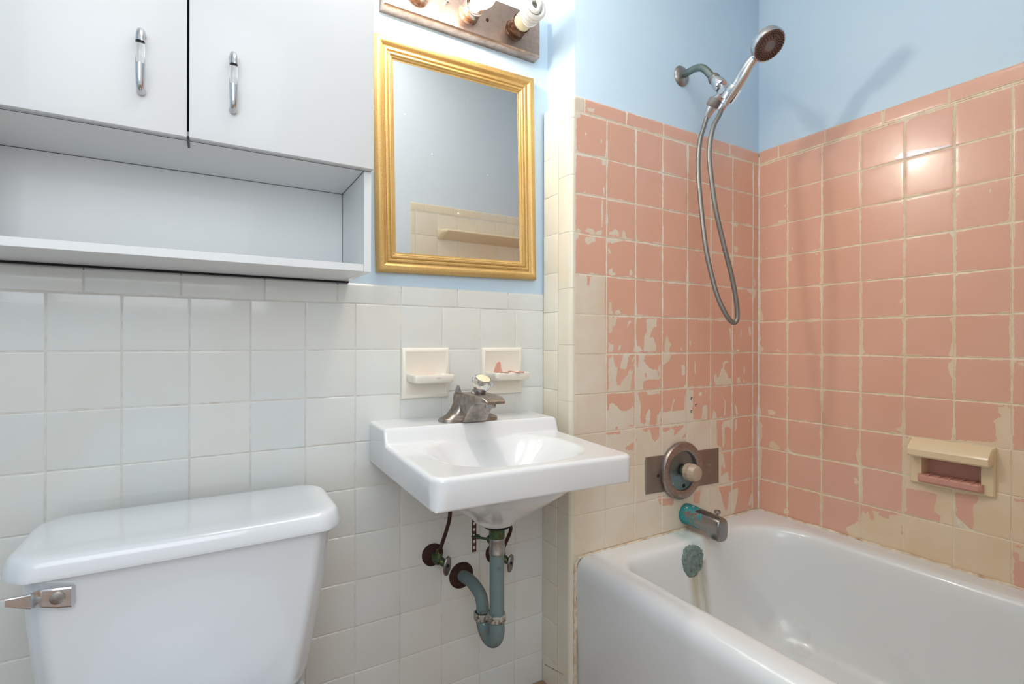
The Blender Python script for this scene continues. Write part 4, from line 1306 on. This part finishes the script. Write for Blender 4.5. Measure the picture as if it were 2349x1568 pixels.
# cradle: a C shaped clip around the handle
mb = MB(); R1 = []; cc = hb + hd*.010
fwd = Vector((0, -1, 0)); fwd = (fwd - hd*fwd.dot(hd)).normalized(); rgt = hd.cross(fwd).normalized()
ring_o = []; ring_i = []
N_ = 26
for k in range(N_+1):
    th = math.radians(52 + (308-52)*k/N_)
    u = fwd*math.cos(th) + rgt*math.sin(th)
    ring_o.append(u*.0205); ring_i.append(u*.0150)
prof2 = ring_o + ring_i[::-1]
R = [[cc + hd*h + q_*s_ for q_ in prof2] for h, s_ in ((0, .97), (.0012, 1), (.037, 1), (.0385, .97))]
mb.add(*loft(R))
bk = cc - fwd*.028 + hd*.016
mb.add(*lathe(bk - rgt*.013, rgt, [(0, 0), (.0100, 0), (.0110, .0015), (.0110, .0245), (.0100, .026), (0, .026)], 24))
part('bracket_cradle', mb, M_CHROME, sa, angle=32)
jd = Vector((-.004, .62, -.80)).normalized()        # towards the hose inlet, back to the wall and down
j0 = Vector((1.5115, -.2455, .724))
part('inlet_barrel', MB().add(*tube(spline([p0+ad*.060, bk, j0+jd*.004], 6), [.0098]*6+[.0125]*7, 18)[:2]), M_CHROME, sa)
part('hose_inlet', MB().add(*lathe(j0, jd, [(0, 0), (.0165, 0), (.0185, .003), (.0185, .020), (.0165, .024), (0, .024)], 28)), M_RUBBER, sa, label='grey plastic inlet ring')

hs = thing('shower_hose', 'braided grey shower hose hanging in a long loop against the pink tiles', 'hose', (1.49, -.25, .074))
hp = [j0 + jd*.050, (1.4985, -.2135, .650), (1.4803, -.2145, .6038), (1.4688, -.218, .5304), (1.4676, -.226, .4398), (1.4695, -.243, .2992), (1.4808, -.255, .2117), (1.4957, -.267, .1434), (1.5167, -.28, .0939), (1.5330, -.287, .0765), (1.5425, -.2915, .0815), (1.5440, -.293, .1000), (1.5378, -.294, .1372), (1.519, -.292, .2102), (1.4899, -.288, .294), (1.4625, -.283, .3889), (1.4502, -.278, .473), (1.4459, -.274, .5459), (1.4602, -.274, .6155), (1.4880, -.276, .662), hb - hd*.014]
v, f, al, ar = tube(spline(hp, 14), .0067, 20)
mb = MB().add(v, f); mb.att = {'along': al, 'around': ar}
part('braided_hose', mb, M_HOSE, hs)
part('hose_nut', MB().add(*lathe(j0+jd*.023, jd, [(0, 0), (.0138, 0), (.0138, .004), (.0115, .020), (.0098, .030), (0, .030)], 24)), M_CHROME, hs, angle=30)
part('hose_end', MB().add(*lathe(hb-hd*.020, hd, [(0, 0), (.0082, 0), (.0095, .003), (.0105, .018), (0, .018)], 22)), M_CHROME, hs)

sh = thing('hand_shower', 'chrome hand shower with a round dark nozzled head held in the bracket', 'shower head', tuple(hb))
path = spline([hb, hb+hd*.03, hb+hd*.075, hb+hd*.11 + Vector((0, .003, .001)), hc + Vector((0, .033, -.020)), hc + Vector((0, .016, -.006))], 8)
n_ = len(path)
rr = [.0118 + .0042*math.sin(math.pi*min(1, (i/(n_-1))*1.15))**1.5 - .0022*max(0, i/(n_-1)-.75)*4 for i in range(n_)]
part('handle', MB().add(*tube(path, rr, 24)[:2]), M_CHROME, sh)
nf = Vector((-.12, -.62, -.78)).normalized()          # face looks down into the tub
part('head_shell', MB().add(*lathe(hc - nf*.016, nf, [(0, 0), (.018, .0005), (.031, .003), (.0395, .0065), (.0408, .0078), (.0403, .0086), (.0418, .0100), (.0432, .016), (.0436, .025), (.0425, .030), (.0402, .0315), (.0385, .0305), (0, .0305)], 64)), M_CHROME, sh, angle=28)
fp = part('spray_face', MB().add(*lathe(hc + nf*.0142, nf, [(0, 0), (.0385, 0), (.0385, .001), (.037, .0018), (.0165, .0024), (.0155, .0030), (.0145, .0024), (0, .0024)], 56)), M_NOZPL, sh, label='brown spray plate')
mb = MB(); fa_, fb_ = frame_of(nf)
for rad_, cnt, sz in ((.0355, 30, .0021), (.0305, 28, .0019), (.0245, 20, .0017), (.0195, 16, .0013)):
    for k in range(cnt):
        th = 2*math.pi*(k+.5*(cnt % 3))/cnt
        mb.add(*lathe(hc + nf*.0152 + fa_*(rad_*math.cos(th)) + fb_*(rad_*math.sin(th)), nf, [(0, 0), (sz, 0), (sz*.8, .0034), (0, .0037)], 8))
part('nozzles', mb, M_NOZ, fp, label='rings of dark rubber nozzles')
part('centre_grille', MB().add(*lathe(hc + nf*.0160, nf, [(0, 0), (.0138, 0), (.0130, .0012), (0, .0016)], 30)), M_RUBBER, fp)

# ------------------------------------------------------------------ recessed soap dish on the long tiled wall
sd = thing('recessed_soap_dish', 'cream ceramic recessed soap dish with top ledge and pink lip on the long tiled wall', 'soap dish', (XR, -.664, -.353))
def yz(x, y0, y1, z0, z1): return [Vector((x, -y, z)) for y, z in ((y0, z0), (y1, z0), (y1, z1), (y0, z1))]
R = [yz(XR+.003, .577, .7515, -.3535, -.233), yz(XR-.006, .577, .7515, -.3535, -.233), yz(XR-.0095, .5800, .7485, -.3505, -.236), yz(XR-.0095, .6035, .7255, -.3330, -.272), yz(XR+.028, .6065, .7225, -.3300, -.275)]
part('flange', MB().add(*loft(R, False, False)), M_CERAM_C, sd, angle=30, fix=True)
part('niche_back', MB().add(*box(XR+.026, XR+.030, -.7235, -.6055, -.331, -.274)), M_PINK, sd, label='pink painted back of the niche')
rings = []
for yy, s_ in ((.5795, .80), (.5825, .96), (.588, 1), (.741, 1), (.7475, .96), (.7505, .80)):
    pr_ = ((XR-.007, -.2335), (XR-.024*s_, -.2415), (XR-.0385*s_, -.2545), (XR-.0420*s_, -.2600), (XR-.0410*s_, -.2745), (XR-.0360*s_, -.2790), (XR-.020*s_, -.2800), (XR-.007, -.2790))
    zc = -.257
    rings.append([Vector((x, -yy, zc + (z-zc)*(1 if s_ == 1 else s_))) for x, z in pr_])
part('top_ledge', MB().add(*loft(rings)), M_CERAM_C, sd, angle=35)
rings = []
for yy, s_ in ((.598, .55), (.602, .9), (.607, 1), (.722, 1), (.727, .9), (.731, .55)):
    rings.append([Vector((XR-.007-(d*s_), -yy, z)) for d, z in ((-.030, -.3285), (.010, -.3265), (.0170, -.3270), (.0200, -.3300), (.0185, -.3420), (.0120, -.3475), (0, -.3485), (-.002, -.3485))])
part('bottom_lip', MB().add(*loft(rings)), M_PINK, sd, angle=40, label='pink painted lip with ridges')
for k in range(5):
    y_ = .620 + .0225*k
    part('drain_ridge', MB().add(*tube([(XR+.018, -y_, -.3268), (XR-.020, -y_-.002, -.3258), (XR-.0265, -y_-.002, -.3285)], .0021, 8)[:2]), M_PINK, sd)

# three plugged screw holes in the pink tiles
for i, (x, z, w) in enumerate(PLUGS):
    t_ = thing('wall_plug', w, 'wall plug', (x, -.1277, z), 'plugged screw holes in the shower tiles')
    part('hole_rim', MB().add(*lathe((x, -.1279, z), (0, -1, 0), [(0, 0), (.0042, 0), (.0042, .0004), (0, .0004)], 16)), M_DARK, t_)
    part('plug', MB().add(*lathe((x+.0006, -.1282, z-.0008), (0, -1, 0), [(0, 0), (.0026, 0), (.0024, .0006), (0, .0008)], 14)), M_CERAM, t_)
